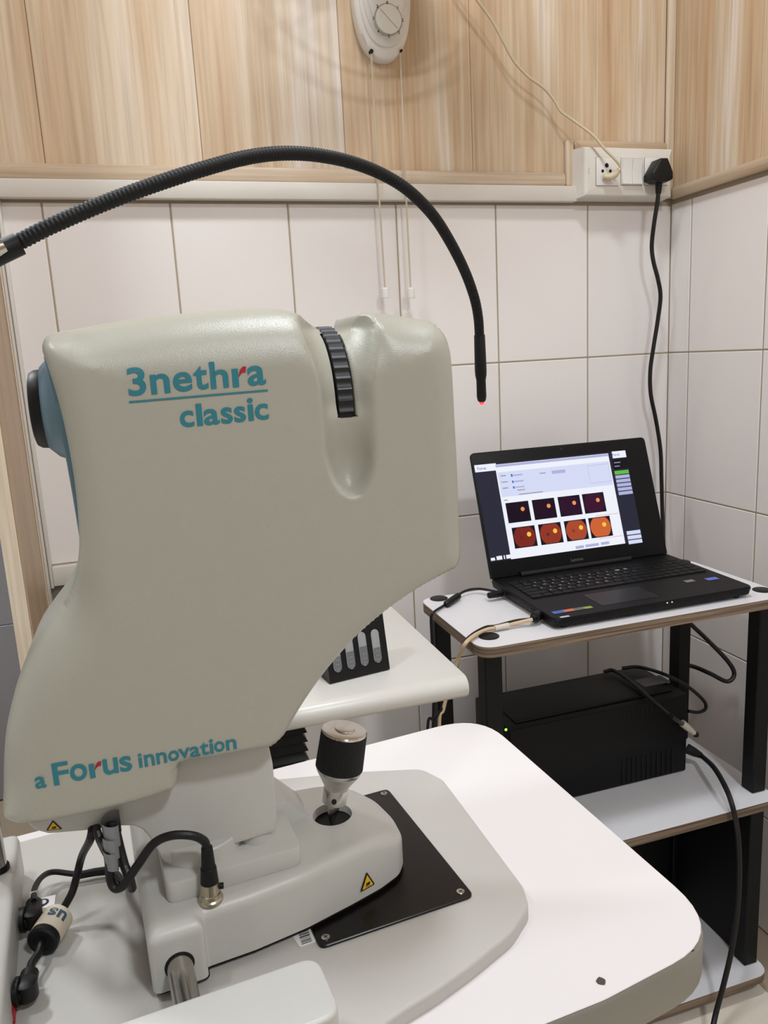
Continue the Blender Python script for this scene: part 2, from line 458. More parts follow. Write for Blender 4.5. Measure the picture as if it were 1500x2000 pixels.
# projecting timber board (door jamb) on the left
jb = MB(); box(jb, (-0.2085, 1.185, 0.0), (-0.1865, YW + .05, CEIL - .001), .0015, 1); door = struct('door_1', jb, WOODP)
DKW = wood_mat('oak_panel_brown', [(0.25, (150, 124, 96)), (0.5, (174, 148, 118)), (0.75, (192, 168, 140))])  # browner, darker timber than the front of the board
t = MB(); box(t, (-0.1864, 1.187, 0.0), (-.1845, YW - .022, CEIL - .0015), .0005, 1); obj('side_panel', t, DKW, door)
t = MB(); box(t, (-0.1844, YW - .075, 0.0), (-.1832, YW - .062, CEIL - .0015), .0004, 1); obj('bead', t, WOODP, door)
t = MB(); box(t, (-0.1844, YW - .050, 0.0), (-.1830, YW - .024, CEIL - .0015), .0004, 1); obj('bead', t, CREAM, door)
# grey tiled room seen past the jamb
gw = MB(); box(gw, (-1.7, 2.30, -.004), (-.2, 2.36, CEIL)); wall_far = struct('wall_far', gw, INK)
for i in range(3):
    for j in range(5):
        t = MB(); box(t, (-.2085 - .4 * (i + 1) + .001, 2.29, .52 * j + .001), (-.2085 - .4 * i - .001, 2.2995, .52 * (j + 1) - .001), .001, 1)
        obj('tile', t, GREYT, wall_far)

# ceiling fittings (out of frame, they are what lights the room; the grey room's lamp is added)
names = ['round ceiling lamp above the rack corner', 'round ceiling lamp above the open left doorway', 'round ceiling lamp nearest the viewer', 'added unseen ceiling lamp that brightens the grey tiled room beyond the door board']
for (lx, ly, hs, watts, lc), nm in zip(LIGHTS, names):
    t = thing('ceiling_lamp', nm, 'lamp', (lx, ly, CEIL - .03))
    f = MB(); lathe(f, [(0, hs + .02), (.03, hs + .02)], (lx, ly, CEIL - .03), (0, 0, 1)); obj('housing', f, WPLAST, t)
    f = MB(); lathe(f, [(0, hs + .01), (.002, hs + .01)], (lx, ly, CEIL - .0325), (0, 0, 1)); obj('diffuser', f, DIFF, t)

# ================================================================== INSTRUMENT TABLE
ZTAB = .76
def frame(yaw):
    a = math.radians(yaw); return Matrix.Translation((.10, .58, 0)) @ Matrix.Rotation(a, 4, 'Z')
MT = frame(3.0); MBASE = frame(4.7)
def loc2(Mx, px, py, z):
    p = hz(px, py, z); q = Mx.inverted() @ Vector(p); return (q.x, q.y)
tab_poly = fillet([(-.46, -.20), (.15, -.194), (.2715, -.181), (.2705, .2215), (-.46, .184)], [.05, .1, .068, .058, .05], 9)
table = thing('instrument_table', 'white laminate instrument table with rounded corners under the eye camera', 'table', (.1, .58, 0))
t = MB(); prism(t, tab_poly, ZTAB - .0012, ZTAB, bev=.0006, seg=1, M=MT); obj('table_top', t, LAMIN, table)
e = MB(); prism(e, [(a * 1.004 + .0006, c * 1.004) for a, c in tab_poly], ZTAB - .042, ZTAB - .0013, bev=.006, M=MT); obj('edge_band', e, EDGEB, table)
t = MB(); box(t, (-.16, -.05, .05), (-.04, .07, ZTAB - .043), .004, 2, M=MT); obj('column', t, LEGM, table)
t = MB(); box(t, (-.36, -.16, 0.0), (.16, -.08, .05), .01, 2, M=MT); box(t, (-.36, .09, 0.0), (.16, .17, .05), .01, 2, M=MT); box(t, (-.15, -.09, .0), (-.05, .1, .05), .004, 1, M=MT); obj('foot', t, LEGM, table)
def chip(px, py, r):
    c = hz(px, py, ZTAB); pts = []
    for k in range(9):
        a = 2 * math.pi * k / 9; rr = r * random.uniform(.8, 1.1); pts.append((c[0] + rr * math.cos(a), c[1] + rr * math.sin(a)))
    t = MB(); prism(t, pts, ZTAB - .0004, ZTAB + .0007, bev=.0002, seg=1); return obj('chip', t, mat('chip_stain', (74, 62, 58), .7), table)
chip(1174, 1917, .0038)
cp = hz(1352, 1858, ZTAB - .004)
t = MB(); lathe(t, [(0, .0018), (.0008, .0016)], cp - np.array([0, 0.0, 0]), (.3, -1, .2), 8); obj('chip', t, MATS['chip_stain'], table)

# ================================================================== BASE BOARD OF THE INSTRUMENT
ZB = ZTAB + .0125
fc = thing('fundus_camera', 'grey-white tabletop eye camera with teal lettering, joystick and base board', 'eye camera', (.08, .58, ZTAB))
base = fc
bp = [(-.33, .168), (-.206, .171), (.0, .168), (.085, .142), (.152, .114), (.1625, .085), (.1535, -.023), (.148, -.09), (.1405, -.11), (.113, -.1295), (.07, -.1445), (.037, -.154), (.012, -.159), (-.008, -.165), (-.03, -.178), (-.06, -.187), (-.12, -.19), (-.33, -.19)]
bp = fillet(bp, [.02, .06, .1, .2, .02, .02, .2, .05, .02, .06, .2, .2, .05, .05, .05, .05, .05, .02], 5)
t = MB(); prism(t, bp, ZTAB + .0002, ZB, bev=.0028, bottom=False, M=MBASE); obj('board', t, BOARD, base)
t = MB(); pl = fillet([(.1035, .0905), (.1055, -.0845), (-.0235, -.0845), (-.0235, .0905)], .006, 4); prism(t, pl, ZB + .0001, ZB + .0026, bev=.0006, seg=1, M=MBASE)
slide = obj('slide_plate', t, PLATEM, base)
for sx, sy in [(.0965, .0835), (.0975, -.0765), (-.0165, -.0765), (-.0165, .0835)]:
    q = MBASE @ Vector((sx, sy, ZB + .0026))
    s_ = MB(); lathe(s_, [(0, .0034), (.0006, .0033), (.0008, .0028)], q, (0, 0, 1), 14); so = obj('screw', s_, STEEL, base)
    s_ = MB()
    for ang in (.5, .5 + math.pi / 2):
        d = Vector((math.cos(ang), math.sin(ang), 0)); n_ = Vector((-d.y, d.x, 0)); c = q + Vector((0, 0, .00085))
        s_.add([c + d * .0017 + n_ * .0003, c - d * .0017 + n_ * .0003, c - d * .0017 - n_ * .0003, c + d * .0017 - n_ * .0003], [(0, 1, 2, 3)])
    obj('cross_slot', s_, HOLE, so)
# barcode sticker
st = [loc2(MBASE, *p, ZB) for p in [(571, 1812), (612, 1812), (622, 1838), (586, 1851)]]
st[0] = (st[3][0] - .003, -.057); st[1] = (st[2][0] - .0005, -.0575)
st = fillet(st, .0025, 3)
t = MB(); prism(t, st, ZB + .0001, ZB + .0004, M=MBASE); sticker = obj('barcode_sticker', t, WHITEP, base)
t = MB(); rnd = random.Random(3); a0 = np.array(loc2(MBASE, 590, 1847, ZB)); a1 = np.array(loc2(MBASE, 577, 1806, ZB)); b0 = np.array(loc2(MBASE, 610, 1840, ZB))
dv = a1 - a0; du = b0 - a0; s = 0.02
while s < 1.0:
    wd = rnd.choice([.018, .03, .05, .03]); p = [a0 + dv * s, a0 + dv * s + du, a0 + dv * (s + wd) + du, a0 + dv * (s + wd)]
    t.add([MBASE @ Vector((q[0], q[1], ZB + .0006)) for q in p], [(0, 1, 2, 3)]); s += wd + rnd.choice([.015, .025, .04])
obj('bars', t, INK, sticker)
t = MB()
ux = (MBASE.to_3x3() @ Vector((*(dv / np.linalg.norm(dv)), 0))); uz = -(MBASE.to_3x3() @ Vector((*(du / np.linalg.norm(du)), 0)))
for ch, px, py in (('M', 609, 1823), ('O', 613, 1835)):
    c = Vector(hz(px, py, ZB + .0006)); put_word(t, ch, c - ux * .0012 - uz * .001, -ux, -uz, .0022)
obj('lettering', t, INK, sticker)
# chin-rest foot block, post, rail housing
t = MB(); box(t, (-.31, -.17, ZB - .001), (-.231, .117, ZB + .040), .006, 3, M=MBASE); chin = obj('foot_block', t, SHELL2, base)
t = MB(); lathe(t, [(0, .0035), (.001, .003)], MBASE @ Vector((-.231, .045, ZB + .012)), MBASE.to_3x3() @ Vector((1, 0, 0)), 12); obj('socket_hole', t, HOLE, chin)
t = MB(); q = MBASE @ Vector((-.2435, .066, ZB + .04)); lathe(t, [(0, .0068), (.0015, .0068), (.56, .0066)], q, (0, 0, 1), 20); obj('chin_rest_post', t, STEEL, base)
t = MB(); lathe(t, [(0, .0085), (.003, .0085), (.004, .0078)], q, (0, 0, 1), 20); obj('post_ring', t, RUBBER, base)
t = MB(); hp = fillet([(-.225, -.193), (-.0405, -.193), (-.0405, -.1415), (-.225, -.1415)], [.004, .013, .013, .004], 6)
prism(t, hp, ZB - .001, ZB + .049, bev=.009, seg=4, bottom=False, M=MBASE); obj('rail_housing', t, SHELL2, base)
t = MB(); box(t, (-.2312, -.058, ZB + .001), (-.2300, -.036, ZB + .012), 0, 1, M=MBASE); obj('red_label', t, REDP, base)

# ================================================================== FUNDUS CAMERA
YS, TD = .51, .14
YM = YS + TD / 2
def oc(px, py, off=.02): p = hy(px, py, YS + off); return (p[0], p[2])
OUT = [  # silhouette of the housing, clockwise from the top left corner
    (86, 659, .02), (100, 649, .02), (150, 640, .025), (220, 627, .03), (300, 616, .03), (380, 608, .03), (460, 602, .03), (530, 600, .03),
    (562, 604, .03), (585, 613, .035), (608, 632, .05), (630, 652, .07), (655, 656, .07), (672, 646, .06), (688, 626, .045), (705, 613, .035), (728, 609, .03), (780, 614, .03),
    (830, 622, .025), (848, 627, .022), (860, 636, .02), (870, 654, .02), (878, 685, .018), (884, 740, .016), (889, 820, .015), (893, 900, .015), (897, 1000, .015), (899, 1058, .014),
    (898, 1078, .014), (893, 1095, .014), (882, 1108, .014), (862, 1116, .014), (820, 1138, .014), (770, 1172, .014), (720, 1213, .014), (680, 1252, .014), (640, 1299, .014), (605, 1348, .014), (578, 1390, .014), (558, 1422, .014),
    (543, 1440, .013), (525, 1452, .012), (500, 1461, .007), (450, 1472, .005), (400, 1482, .005), (368, 1489, .005), (357, 1492, .005), (351, 1499, .005), (350, 1512, .005), (349, 1528, .005), (345, 1539, .005), (336, 1547, .005),
    (300, 1556, .005), (240, 1571, .005), (170, 1587, .005), (100, 1600, .006), (60, 1606, .007), (35, 1606, .010), (15, 1599, .014), (6, 1588, .02), (3, 1560, .022), (3, 1500, .025), (8, 1440, .028), (18, 1390, .03), (34, 1330, .03), (58, 1270, .03),
    (85, 1230, .028), (110, 1198, .025), (131, 1165, .02), (146, 1125, .018), (154, 1080, .017), (155, 1040, .017), (152, 990, .017), (145, 930, .017), (135, 870, .017), (122, 810, .017), (107, 755, .017), (92, 710, .017), (81, 680, .018)]
O2 = smooth_closed([oc(*p) for p in OUT], 5)
# evenly spaced boundary
seg = np.linalg.norm(np.roll(O2, -1, 0) - O2, axis=1); cum = np.concatenate([[0], np.cumsum(seg)]); NB = 560
tt = np.linspace(0, cum[-1], NB, endpoint=False); Oc = np.vstack([O2, O2[:1]])
BND = np.stack([np.interp(tt, cum, Oc[:, k]) for k in range(2)], 1)
tg = np.roll(BND, -1, 0) - np.roll(BND, 1, 0); tg /= np.linalg.norm(tg, axis=1)[:, None]
inw = np.stack([tg[:, 1], -tg[:, 0]], 1)       # clockwise seen from the camera side
area = 0.5 * np.sum(BND[:, 0] * np.roll(BND[:, 1], -1) - BND[:, 1] * np.roll(BND[:, 0], -1))
if area > 0: inw = -inw
Rb = np.empty(NB)
for i in range(NB):
    nx, nz_ = -inw[i]; x, z = BND[i]
    up = max(0, nz_); left = max(0, -nx); right = max(0, nx); dn = max(0, -nz_)
    R = (up ** 2 * .042 + dn ** 2 * .0065 + right ** 2 * .020 + left ** 2 * (.036 if z < 1.06 else .014))
    Rb[i] = max(.0065, R)
k_ = np.hanning(31); k_ /= k_.sum()
Rb = np.convolve(np.concatenate([Rb[-40:], Rb, Rb[:40]]), k_, 'same')[40:-40]
WXC, WZC, WR = .1368, 1.1675, .0565             # focus wheel
UC = .1345
def sstep(a, b, x):
    t_ = np.clip((x - a) / (b - a), 0, 1); return t_ * t_ * (3 - 2 * t_)
def bdist(P):
    D = np.empty(len(P)); Rn = np.empty(len(P))
    A = BND; B = np.roll(BND, -1, 0); AB = B - A; L2_ = (AB ** 2).sum(1)
    for s in range(0, len(P), 400):
        p = P[s:s + 400][:, None, :]
        t_ = np.clip(((p - A) * AB).sum(2) / L2_, 0, 1)
        d = np.linalg.norm(p - (A + t_[..., None] * AB), axis=2)
        i = d.argmin(1); j = np.arange(len(i)); D[s:s + 400] = d[j, i]
        Rn[s:s + 400] = Rb[i] * (1 - t_[j, i]) + np.roll(Rb, -1)[i] * t_[j, i]
    return D, Rn
def rfield(P):
    out = np.empty(len(P))
    for s0 in range(0, len(P), 2000):
        d2 = ((P[s0:s0 + 2000, None, :] - BND[None]) ** 2).sum(2); w_ = 1 / (d2 + 1e-7) ** 2
        out[s0:s0 + 2000] = (w_ * Rb[None]).sum(1) / w_.sum(1)
    return out
def gblur(A, sg):
    n_ = int(3 * sg) + 1; k = np.exp(-0.5 * (np.arange(-n_, n_ + 1) / sg) ** 2); k /= k.sum()
    A = np.pad(A, n_, mode='edge')
    A = sum(k[i] * A[i:A.shape[0] - 2 * n_ + i, :] for i in range(2 * n_ + 1))
    return sum(k[i] * A[:, i:A.shape[1] - 2 * n_ + i] for i in range(2 * n_ + 1))
def inside(P):
    A = BND; B = np.roll(BND, -1, 0); out = np.zeros(len(P), bool)
    for a, b in zip(A, B):
        cnd = (a[1] > P[:, 1]) != (b[1] > P[:, 1])
        xx = (b[0] - a[0]) * (P[:, 1] - a[1]) / (b[1] - a[1] + 1e-12) + a[0]
        out ^= cnd & (P[:, 0] < xx)
    return out
GS = .00125
gx0, gz0 = BND[:, 0].min() - .008, BND[:, 1].min() - .008
GX = np.arange(gx0, BND[:, 0].max() + .008, GS); GZ = np.arange(gz0, BND[:, 1].max() + .008, GS)
_XX, _ZZ = np.meshgrid(GX, GZ); _P = np.stack([_XX.ravel(), _ZZ.ravel()], 1)
def rnd(d, R):
    q = np.clip(R - d, 0, R); return R - np.sqrt(np.clip(R * R - q * q, 0, None))
_d, _ = bdist(_P); _in = inside(_P); _d = np.where(_in, _d, 0.0); _R = rfield(_P)
_h = gblur(rnd(_d, _R).reshape(_XX.shape), 2.6)
def channel(x, z):
    rf = WR - .0022
    zz = np.clip(z - WZC, 0, rf * .985)
    D = YM - np.sqrt(rf * rf - zz * zz) - YS
    D = D - .0042 * sstep(WZC + .004, WZC - .009, z) + .0055 * sstep(WZC - .008, WZC - .05, z)
    hw = .0168 + .012 * sstep(1.175, 1.235, z)
    zb, zl = 1.141, .034
    e = np.clip((zb - z) / zl, 0, 1); cap = np.sqrt(1 - e * e); D = D * cap ** .8; hw = hw * np.maximum(cap, .02)
    wv = (x - UC) / hw
    c = np.where(np.abs(wv) < 1, D * np.clip(1 - wv ** 2, 0, 1) ** .62, 0)
    return np.where(z < zb - zl, 0, c)
_c = gblur(channel(_XX, _ZZ), 1.1)
def bil(A, P):
    u = np.clip((P[:, 0] - gx0) / GS, 0, A.shape[1] - 2.001); v = np.clip((P[:, 1] - gz0) / GS, 0, A.shape[0] - 2.001)
    i = u.astype(int); j = v.astype(int); fu = u - i; fv = v - j
    return (A[j, i] * (1 - fu) + A[j, i + 1] * fu) * (1 - fv) + (A[j + 1, i] * (1 - fu) + A[j + 1, i + 1] * fu) * fv
def shell_depth(P):
    """how far behind the flat near side the skin lies"""
    P = np.asarray(P, float); d, _ = bdist(P); R = rfield(P)
    wb_ = sstep(.004, .010, d)
    h = rnd(d, R) * (1 - wb_) + bil(_h, P) * wb_
    c = bil(_c, P); k = .005
    s_ = np.maximum(h, c) + np.clip(k - np.abs(h - c), 0, None) ** 2 / (4 * k) * sstep(.0, .002, c)
    return s_, d, R
# sample points
pts = [tuple(p) for p in BND]
ring = []
for th in (14, 28, 42, 56, 70, 85):
    dd = Rb * (1 - math.cos(math.radians(th)))
    ring.append(BND[::2] + inw[::2] * dd[::2, None])
RP = np.vstack(ring); need = np.concatenate([(Rb * (1 - math.cos(math.radians(th))))[::2] for th in (14, 28, 42, 56, 70, 85)])
dist, _ = bdist(RP); RP = RP[dist > need * .96]
gx = np.arange(BND[:, 0].min(), BND[:, 0].max(), .004); gz = np.arange(BND[:, 1].min(), BND[:, 1].max(), .004)
G = np.array([(x + (.002 if j % 2 else 0), z) for j, z in enumerate(gz) for x in gx])
gx = np.arange(UC - .034, UC + .034, .0016); gz = np.arange(1.10, 1.24, .002)
G2 = np.array([(x, z) for z in gz for x in gx])
infine = (np.abs(G[:, 0] - UC) < .035) & (G[:, 1] > 1.098)
G = np.vstack([G[~infine], G2]); G = G[inside(G)]; dg_, Rg = bdist(G); keep = (dg_ > Rg * .9) | ((np.abs(G[:, 0] - UC) < .034) & (G[:, 1] > 1.1) & (dg_ > .0012))
G = G[keep]
SLx0, SLx1, SLz0, SLz1 = WXC - .0072, WXC + .0066, 1.1595, 1.2185
slot = fillet([(SLx0, SLz0), (SLx1, SLz0), (SLx1, SLz1), (SLx0, SLz1)], [.0035, .0035, .001, .001], 5)
ss = []
for a, b in zip(slot, slot[1:] + slot[:1]):
    n_ = max(1, int(np.hypot(b[0] - a[0], b[1] - a[1]) / .002))
    for k in range(n_): ss.append((a[0] + (b[0] - a[0]) * k / n_, a[1] + (b[1] - a[1]) * k / n_))
slot = ss
allp = [Vector(p) for p in pts] + [Vector(p) for p in slot] + [Vector(p) for p in RP] + [Vector(p) for p in G]
nb, ns = len(pts), len(slot)
edges = [(i, (i + 1) % nb) for i in range(nb)] + [(nb + i, nb + (i + 1) % ns) for i in range(ns)]
V2, E2, F2 = delaunay_2d_cdt(allp, edges, [], 1, 1e-6)[:3]
V2 = np.array([tuple(v) for v in V2])
keepf = []
for f in F2:
    c = V2[list(f)].mean(0)
    if SLx0 < c[0] < SLx1 and SLz0 < c[1] < SLz1: continue
    keepf.append(tuple(f))
H2, D2, R2 = shell_depth(V2)
H2 = np.minimum(H2, TD / 2 - .004)
nv = len(V2)
near = [(p[0], YS + h, p[1]) for p, h in zip(V2, H2)]
far = [(p[0], YS + TD - h, p[1]) for p, h in zip(V2, H2)]
cnt = {}
for f in keepf:
    for a, b in zip(f, f[1:] + f[:1]): cnt[tuple(sorted((a, b)))] = cnt.get(tuple(sorted((a, b))), 0) + 1
be = [e for e, c in cnt.items() if c == 1]
FF = list(keepf) + [tuple(nv + i for i in f[::-1]) for f in keepf]
slotv = {}
VV = near + far
for a, b in be:
    FF.append((a, b, nv + b, nv + a))
sh = MB(); sh.add(VV, FF)
shell = obj('housing', sh, SHELL, fc, sharp=60)

def skin(x, z, lift=.00045):
    return (x, YS + shell_depth(np.array([[x, z]]))[0][0] - lift, z)

# lettering on the housing (flat print)
def zl(cx, cy, s, ox, oy): return (ox + cx / s, oy + cy / s)
LET = MB(); LRED = MB(); LET2 = MB(); LRED2 = MB()
def letter(ch, x0, x1, top, bot, s, ox, oy, bold=.022):
    xl, yb = zl(x0, bot, s, ox, oy); xr, yt = zl(x1, top, s, ox, oy)
    slope = -.10 if oy < 1000 else -.185
    LT, LR = (LET, LRED) if oy < 1000 else (LET2, LRED2)
    mid = (xl + xr) / 2
    pl_ = hy(xl, yb - slope * (mid - xl), YS); pr_ = hy(xr, yb + slope * (xr - mid), YS); pt = hy(mid, yt, YS)
    z0 = (pl_[2] + pr_[2]) / 2; H_ = pt[2] - z0
    fn = lambda a, b: skin(pl_[0] + (pr_[0] - pl_[0]) * a, pl_[2] + (pr_[2] - pl_[2]) * a + H_ * b)
    if ch == 'RR':
        put_poly(LT, [(0, 0), (.42, 0), (.42, .95), (0, .95)], fn)
        arm = [(.44, .50), (.44, .60), (.50, .76), (.60, .90), (.74, 1.0), (.88, 1.03), (1.0, 1.0), (.93, .70), (.80, .72), (.66, .69), (.55, .60)]
        LR.add([fn(*p) for p in arm], [tuple(range(len(arm)))])
    else: put_glyph(LT, ch, fn, bold)
A = (4.6875, 230, 690)
for r_ in [('3', 105, 270, 125, 388), ('n', 310, 485, 187, 369), ('e', 515, 690, 171, 350), ('t', 705, 835, 112, 333), ('h', 855, 1020, 72, 320), ('RR', 1056, 1190, 128, 307), ('a', 1195, 1360, 112, 294),
           ('c', 578, 705, 525, 675), ('l', 730, 783, 460, 664), ('a', 795, 938, 508, 655), ('s', 952, 1058, 493, 643), ('s', 1072, 1178, 484, 630), ('i', 1197, 1252, 408, 617), ('c', 1262, 1385, 461, 609)]:
    letter(*r_, *A, bold=.02)
B_ = (2.7273, 0, 1150)
for r_ in [('a', 190, 250, 1000, 1061), ('F', 290, 375, 920, 1040), ('o', 380, 470, 930, 1020), ('RR', 482, 550, 922, 1003), ('u', 555, 635, 900, 986), ('s', 643, 707, 889, 971), ('i', 742, 762, 875, 951),
           ('n', 773, 827, 879, 943), ('n', 837, 892, 869, 930), ('o', 900, 957, 860, 918), ('v', 953, 1017, 848, 905), ('a', 1015, 1069, 838, 898), ('t', 1069, 1116, 816, 886), ('i', 1120, 1141, 799, 878), ('o', 1144, 1199, 811, 868), ('n', 1207, 1262, 800, 857)]:
    letter(*r_, *B_, bold=.018)
ul = [hy(252, 783.5, YS), hy(523, 760.5, YS)]; uh = .0012
n_ = 12
for k in range(n_):
    a = ul[0] + (ul[1] - ul[0]) * k / n_; b = ul[0] + (ul[1] - ul[0]) * (k + 1) / n_
    LET.add([skin(a[0], a[2] - uh), skin(b[0], b[2] - uh), skin(b[0], b[2]), skin(a[0], a[2])], [(0, 1, 2, 3)])
for mb_, mr_ in ((LET, LRED), (LET2, LRED2)):
    lo_ = obj('lettering', mb_, TEAL, shell); lo_['label'] = 'teal printed words'
    lo_ = obj('red_stroke', mr_, REDP, shell); lo_['label'] = 'red stroke of the letter r'

# focus wheel
t = MB(); nt_ = 46; sub = 6; N = nt_ * sub; vs = []; fs = []
def ringr(k):
    u = (k % sub) / sub
    return 1.0 - .026 * math.sin(math.pi * u) ** .8 if u > 0 else 1.004
prof = [(-.0056, .80, 0), (-.0056, .985, 0), (-.0050, 1.0, 1), (.0052, 1.0, 1), (.0056, .985, 0), (.0056, .80, 0)]
for ax_, rs, mod in prof:
    for k in range(N):
        a = 2 * math.pi * k / N; rr = WR * rs * (ringr(k) if (mod or rs > .9) else 1)
        vs.append((WXC + ax_, YM + rr * math.sin(a), WZC + rr * math.cos(a)))
for i in range(len(prof) - 1):
    for k in range(N): fs.append((i * N + k, i * N + (k + 1) % N, (i + 1) * N + (k + 1) % N, (i + 1) * N + k))
fs.append(tuple(range(N))); fs.append(tuple((len(prof) - 1) * N + k for k in range(N)))
t.add(vs, fs); obj('focus_wheel', t, WHEELM, fc, sharp=25)

# blue front panel, lens housing, eyecup
bpnl = [hy(px, py, YS + .03) for px, py in [(84, 696), (100, 770), (118, 850), (130, 908), (141, 970), (150, 1025), (156, 1062), (157, 1100), (147, 1130), (133, 1184), (150, 1240), (240, 1240), (260, 1000), (240, 700)]]
t = MB(); prism(t, [(p[0], p[2]) for p in bpnl], YS + .03, YS + TD - .03, 'Y', bev=.003, seg=2); obj('front_panel', t, BLUE, fc)
LZ = 1.1775
t = MB(); lathe(t, [(-.02, .030), (0, .0385), (.020, .0388), (.031, .0372), (.039, .0335), (.0445, .028), (.0455, .02)], (-.0165, YM - .004, LZ), (-1, 0, 0), 48); obj('lens_housing', t, BLUE, fc, sharp=50)
t = MB(); lathe(t, [(0, .0262), (.009, .0268), (.0142, .0262), (.0168, .0245), (.0175, .022), (.0175, .018), (.009, .015)], (-.0515, YM - .004, LZ - .0005), (-1, 0, 0), 48); ey = obj('eyecup', t, BLACK, fc, sharp=40)
t = MB(); lathe(t, [(0, .0158), (.001, .0150)], (-.0610, YM - .004, LZ), (-1, 0, 0), 32); obj('front_lens', t, mat('lens_glass', (10, 12, 20), .05), ey)

# neck bracket under the housing
YN = YS + .026
npx = [(50, 1600), (57, 1613), (70, 1623), (95, 1629.5), (160, 1624), (240, 1614), (262, 1614), (278, 1621), (292, 1637), (306, 1660), (318, 1682), (330, 1689), (539, 1625), (541, 1590), (538, 1545), (533, 1492), (527, 1464), (515, 1440), (360, 1440), (335, 1500), (200, 1540), (60, 1570)]
nk = [hy(px, py, YN) for px, py in npx]
nk = fillet([(p[0], p[2]) for p in nk], [.002, .004, .005, .005, .01, .01, .006, .006, .006, .006, .004, .004, .005, .01, .01, .01, .005, .0, .0, .0, .0, 0], 4)
t = MB(); prism(t, nk, YN, YN + .095, 'Y', bev=.0045, seg=3); neck = obj('neck_bracket', t, SHELL2, fc)
for px, py, r_ in ((377, 1494, .010), (487, 1470, .0085)):
    p = hy(px, py, YN + .02); t = MB()
    lathe(t, [(0, r_), (.006, r_)], (p[0], YN + .022, p[2] - .001), (0, 0, 1), 24); obj('clamp_recess', t, HOLE, neck)

# carriage with rod block and rounded nose
ZC0, ZC1 = ZB + .0065, .8245
def carr_poly():
    P = [(-.1415, .085), (-.1415, -.0815), (-.1035, -.0815), (-.1035, -.0715), (-.068, -.0705), (-.027, -.0655), (.012, -.0565), (.040, -.049), (.060, -.040), (.070, -.026), (.073, -.003), (.068, .022), (.05, .04), (.02, .052), (-.03, .06), (-.1035, .066), (-.1035, .085)]
    return fillet(P, [.006, .006, .005, .003, .05, .05, .05, .05, .02, .02, .03, .02, .03, .05, .05, .004, .006], 5)
cpoly = []
_cp = carr_poly()
for a, b2_ in zip(_cp, _cp[1:] + _cp[:1]):
    n_ = max(1, int(math.hypot(b2_[0] - a[0], b2_[1] - a[1]) / .0035))
    for k in range(n_): cpoly.append((a[0] + (b2_[0] - a[0]) * k / n_, a[1] + (b2_[1] - a[1]) * k / n_))
HC = (.0165, -.0045); HR = .0165
cp_ = np.array(cpoly); tg_c = np.roll(cp_, -1, 0) - np.roll(cp_, 1, 0); tg_c /= np.linalg.norm(tg_c, axis=1)[:, None] + 1e-9
nin = np.stack([-tg_c[:, 1], tg_c[:, 0]], 1); ar_ = 0.5 * np.sum(cp_[:, 0] * np.roll(cp_[:, 1], -1) - cp_[:, 1] * np.roll(cp_[:, 0], -1))
if ar_ < 0: nin = -nin
def cdist(P):
    A = cp_; B = np.roll(cp_, -1, 0); AB = B - A
    t_ = np.clip(((P[:, None] - A) * AB).sum(2) / ((AB ** 2).sum(1) + 1e-12), 0, 1)
    return np.linalg.norm(P[:, None] - (A + t_[..., None] * AB), axis=2).min(1)
def cinside(P):
    out = np.zeros(len(P), bool)
    for a, b2_ in zip(cp_, np.roll(cp_, -1, 0)):
        cnd = (a[1] > P[:, 1]) != (b2_[1] > P[:, 1]); out ^= cnd & (P[:, 0] < (b2_[0] - a[0]) * (P[:, 1] - a[1]) / (b2_[1] - a[1] + 1e-12) + a[0])
    return out
RE = .0095
rp_ = []
for f_ in (.04, .14, .3, .5, .75, 1.0):
    q = cp_ + nin * RE * f_; rp_.append(q[cdist(q) > RE * f_ * .93])
gxx, gyy = np.meshgrid(np.arange(-.14, .075, .0045), np.arange(-.085, .088, .0045)); gq = np.stack([gxx.ravel(), gyy.ravel()], 1)
gq = gq[cinside(gq)]; gq = gq[cdist(gq) > RE * 1.1]; rh = np.hypot(gq[:, 0] - HC[0], gq[:, 1] - HC[1]); gq = gq[rh > HR + .004]
hr_ = [(HC[0] + HR * math.cos(2 * math.pi * k / 36), HC[1] + HR * math.sin(2 * math.pi * k / 36)) for k in range(36)]
hr2 = [(HC[0] + (HR + .0022) * math.cos(2 * math.pi * (k + .5) / 36), HC[1] + (HR + .0022) * math.sin(2 * math.pi * (k + .5) / 36)) for k in range(36)]
nC = len(cpoly)
ap = [Vector(p) for p in cpoly] + [Vector(p) for p in hr_] + [Vector(p) for p in hr2] + [Vector(p) for q in rp_ for p in q] + [Vector(p) for p in gq]
ed = [(i, (i + 1) % nC) for i in range(nC)] + [(nC + i, nC + (i + 1) % 36) for i in range(36)]
cv, ce, cf_ = delaunay_2d_cdt(ap, ed, [], 1, 1e-6)[:3]
cv = np.array([tuple(v) for v in cv]); dC = cdist(cv); rC = np.hypot(cv[:, 0] - HC[0], cv[:, 1] - HC[1])
qq = np.clip(RE - dC, 0, RE); drop = RE - np.sqrt(RE * RE - qq * qq)
fall = .017 * np.clip((cv[:, 0] - .026) / .047, 0, None) ** 1.7
mound = .0022 * (1 - sstep(HR, .040, rC))
zC = ZC1 - drop - fall + mound * np.clip(1 - drop / RE, 0, 1)
cf_ = [tuple(f) for f in cf_ if np.hypot(*(cv[list(f)].mean(0) - np.array(HC))) > HR * .995]
cm = MB(); cnt_ = {}
for f in cf_:
    for a, b2_ in zip(f, f[1:] + f[:1]): k = tuple(sorted((a, b2_))); cnt_[k] = cnt_.get(k, 0) + 1
nn_ = len(cv); vv_ = [(p[0], p[1], z) for p, z in zip(cv, zC)] + [(p[0], p[1], ZC0) for p in cv]
ff_ = list(cf_)
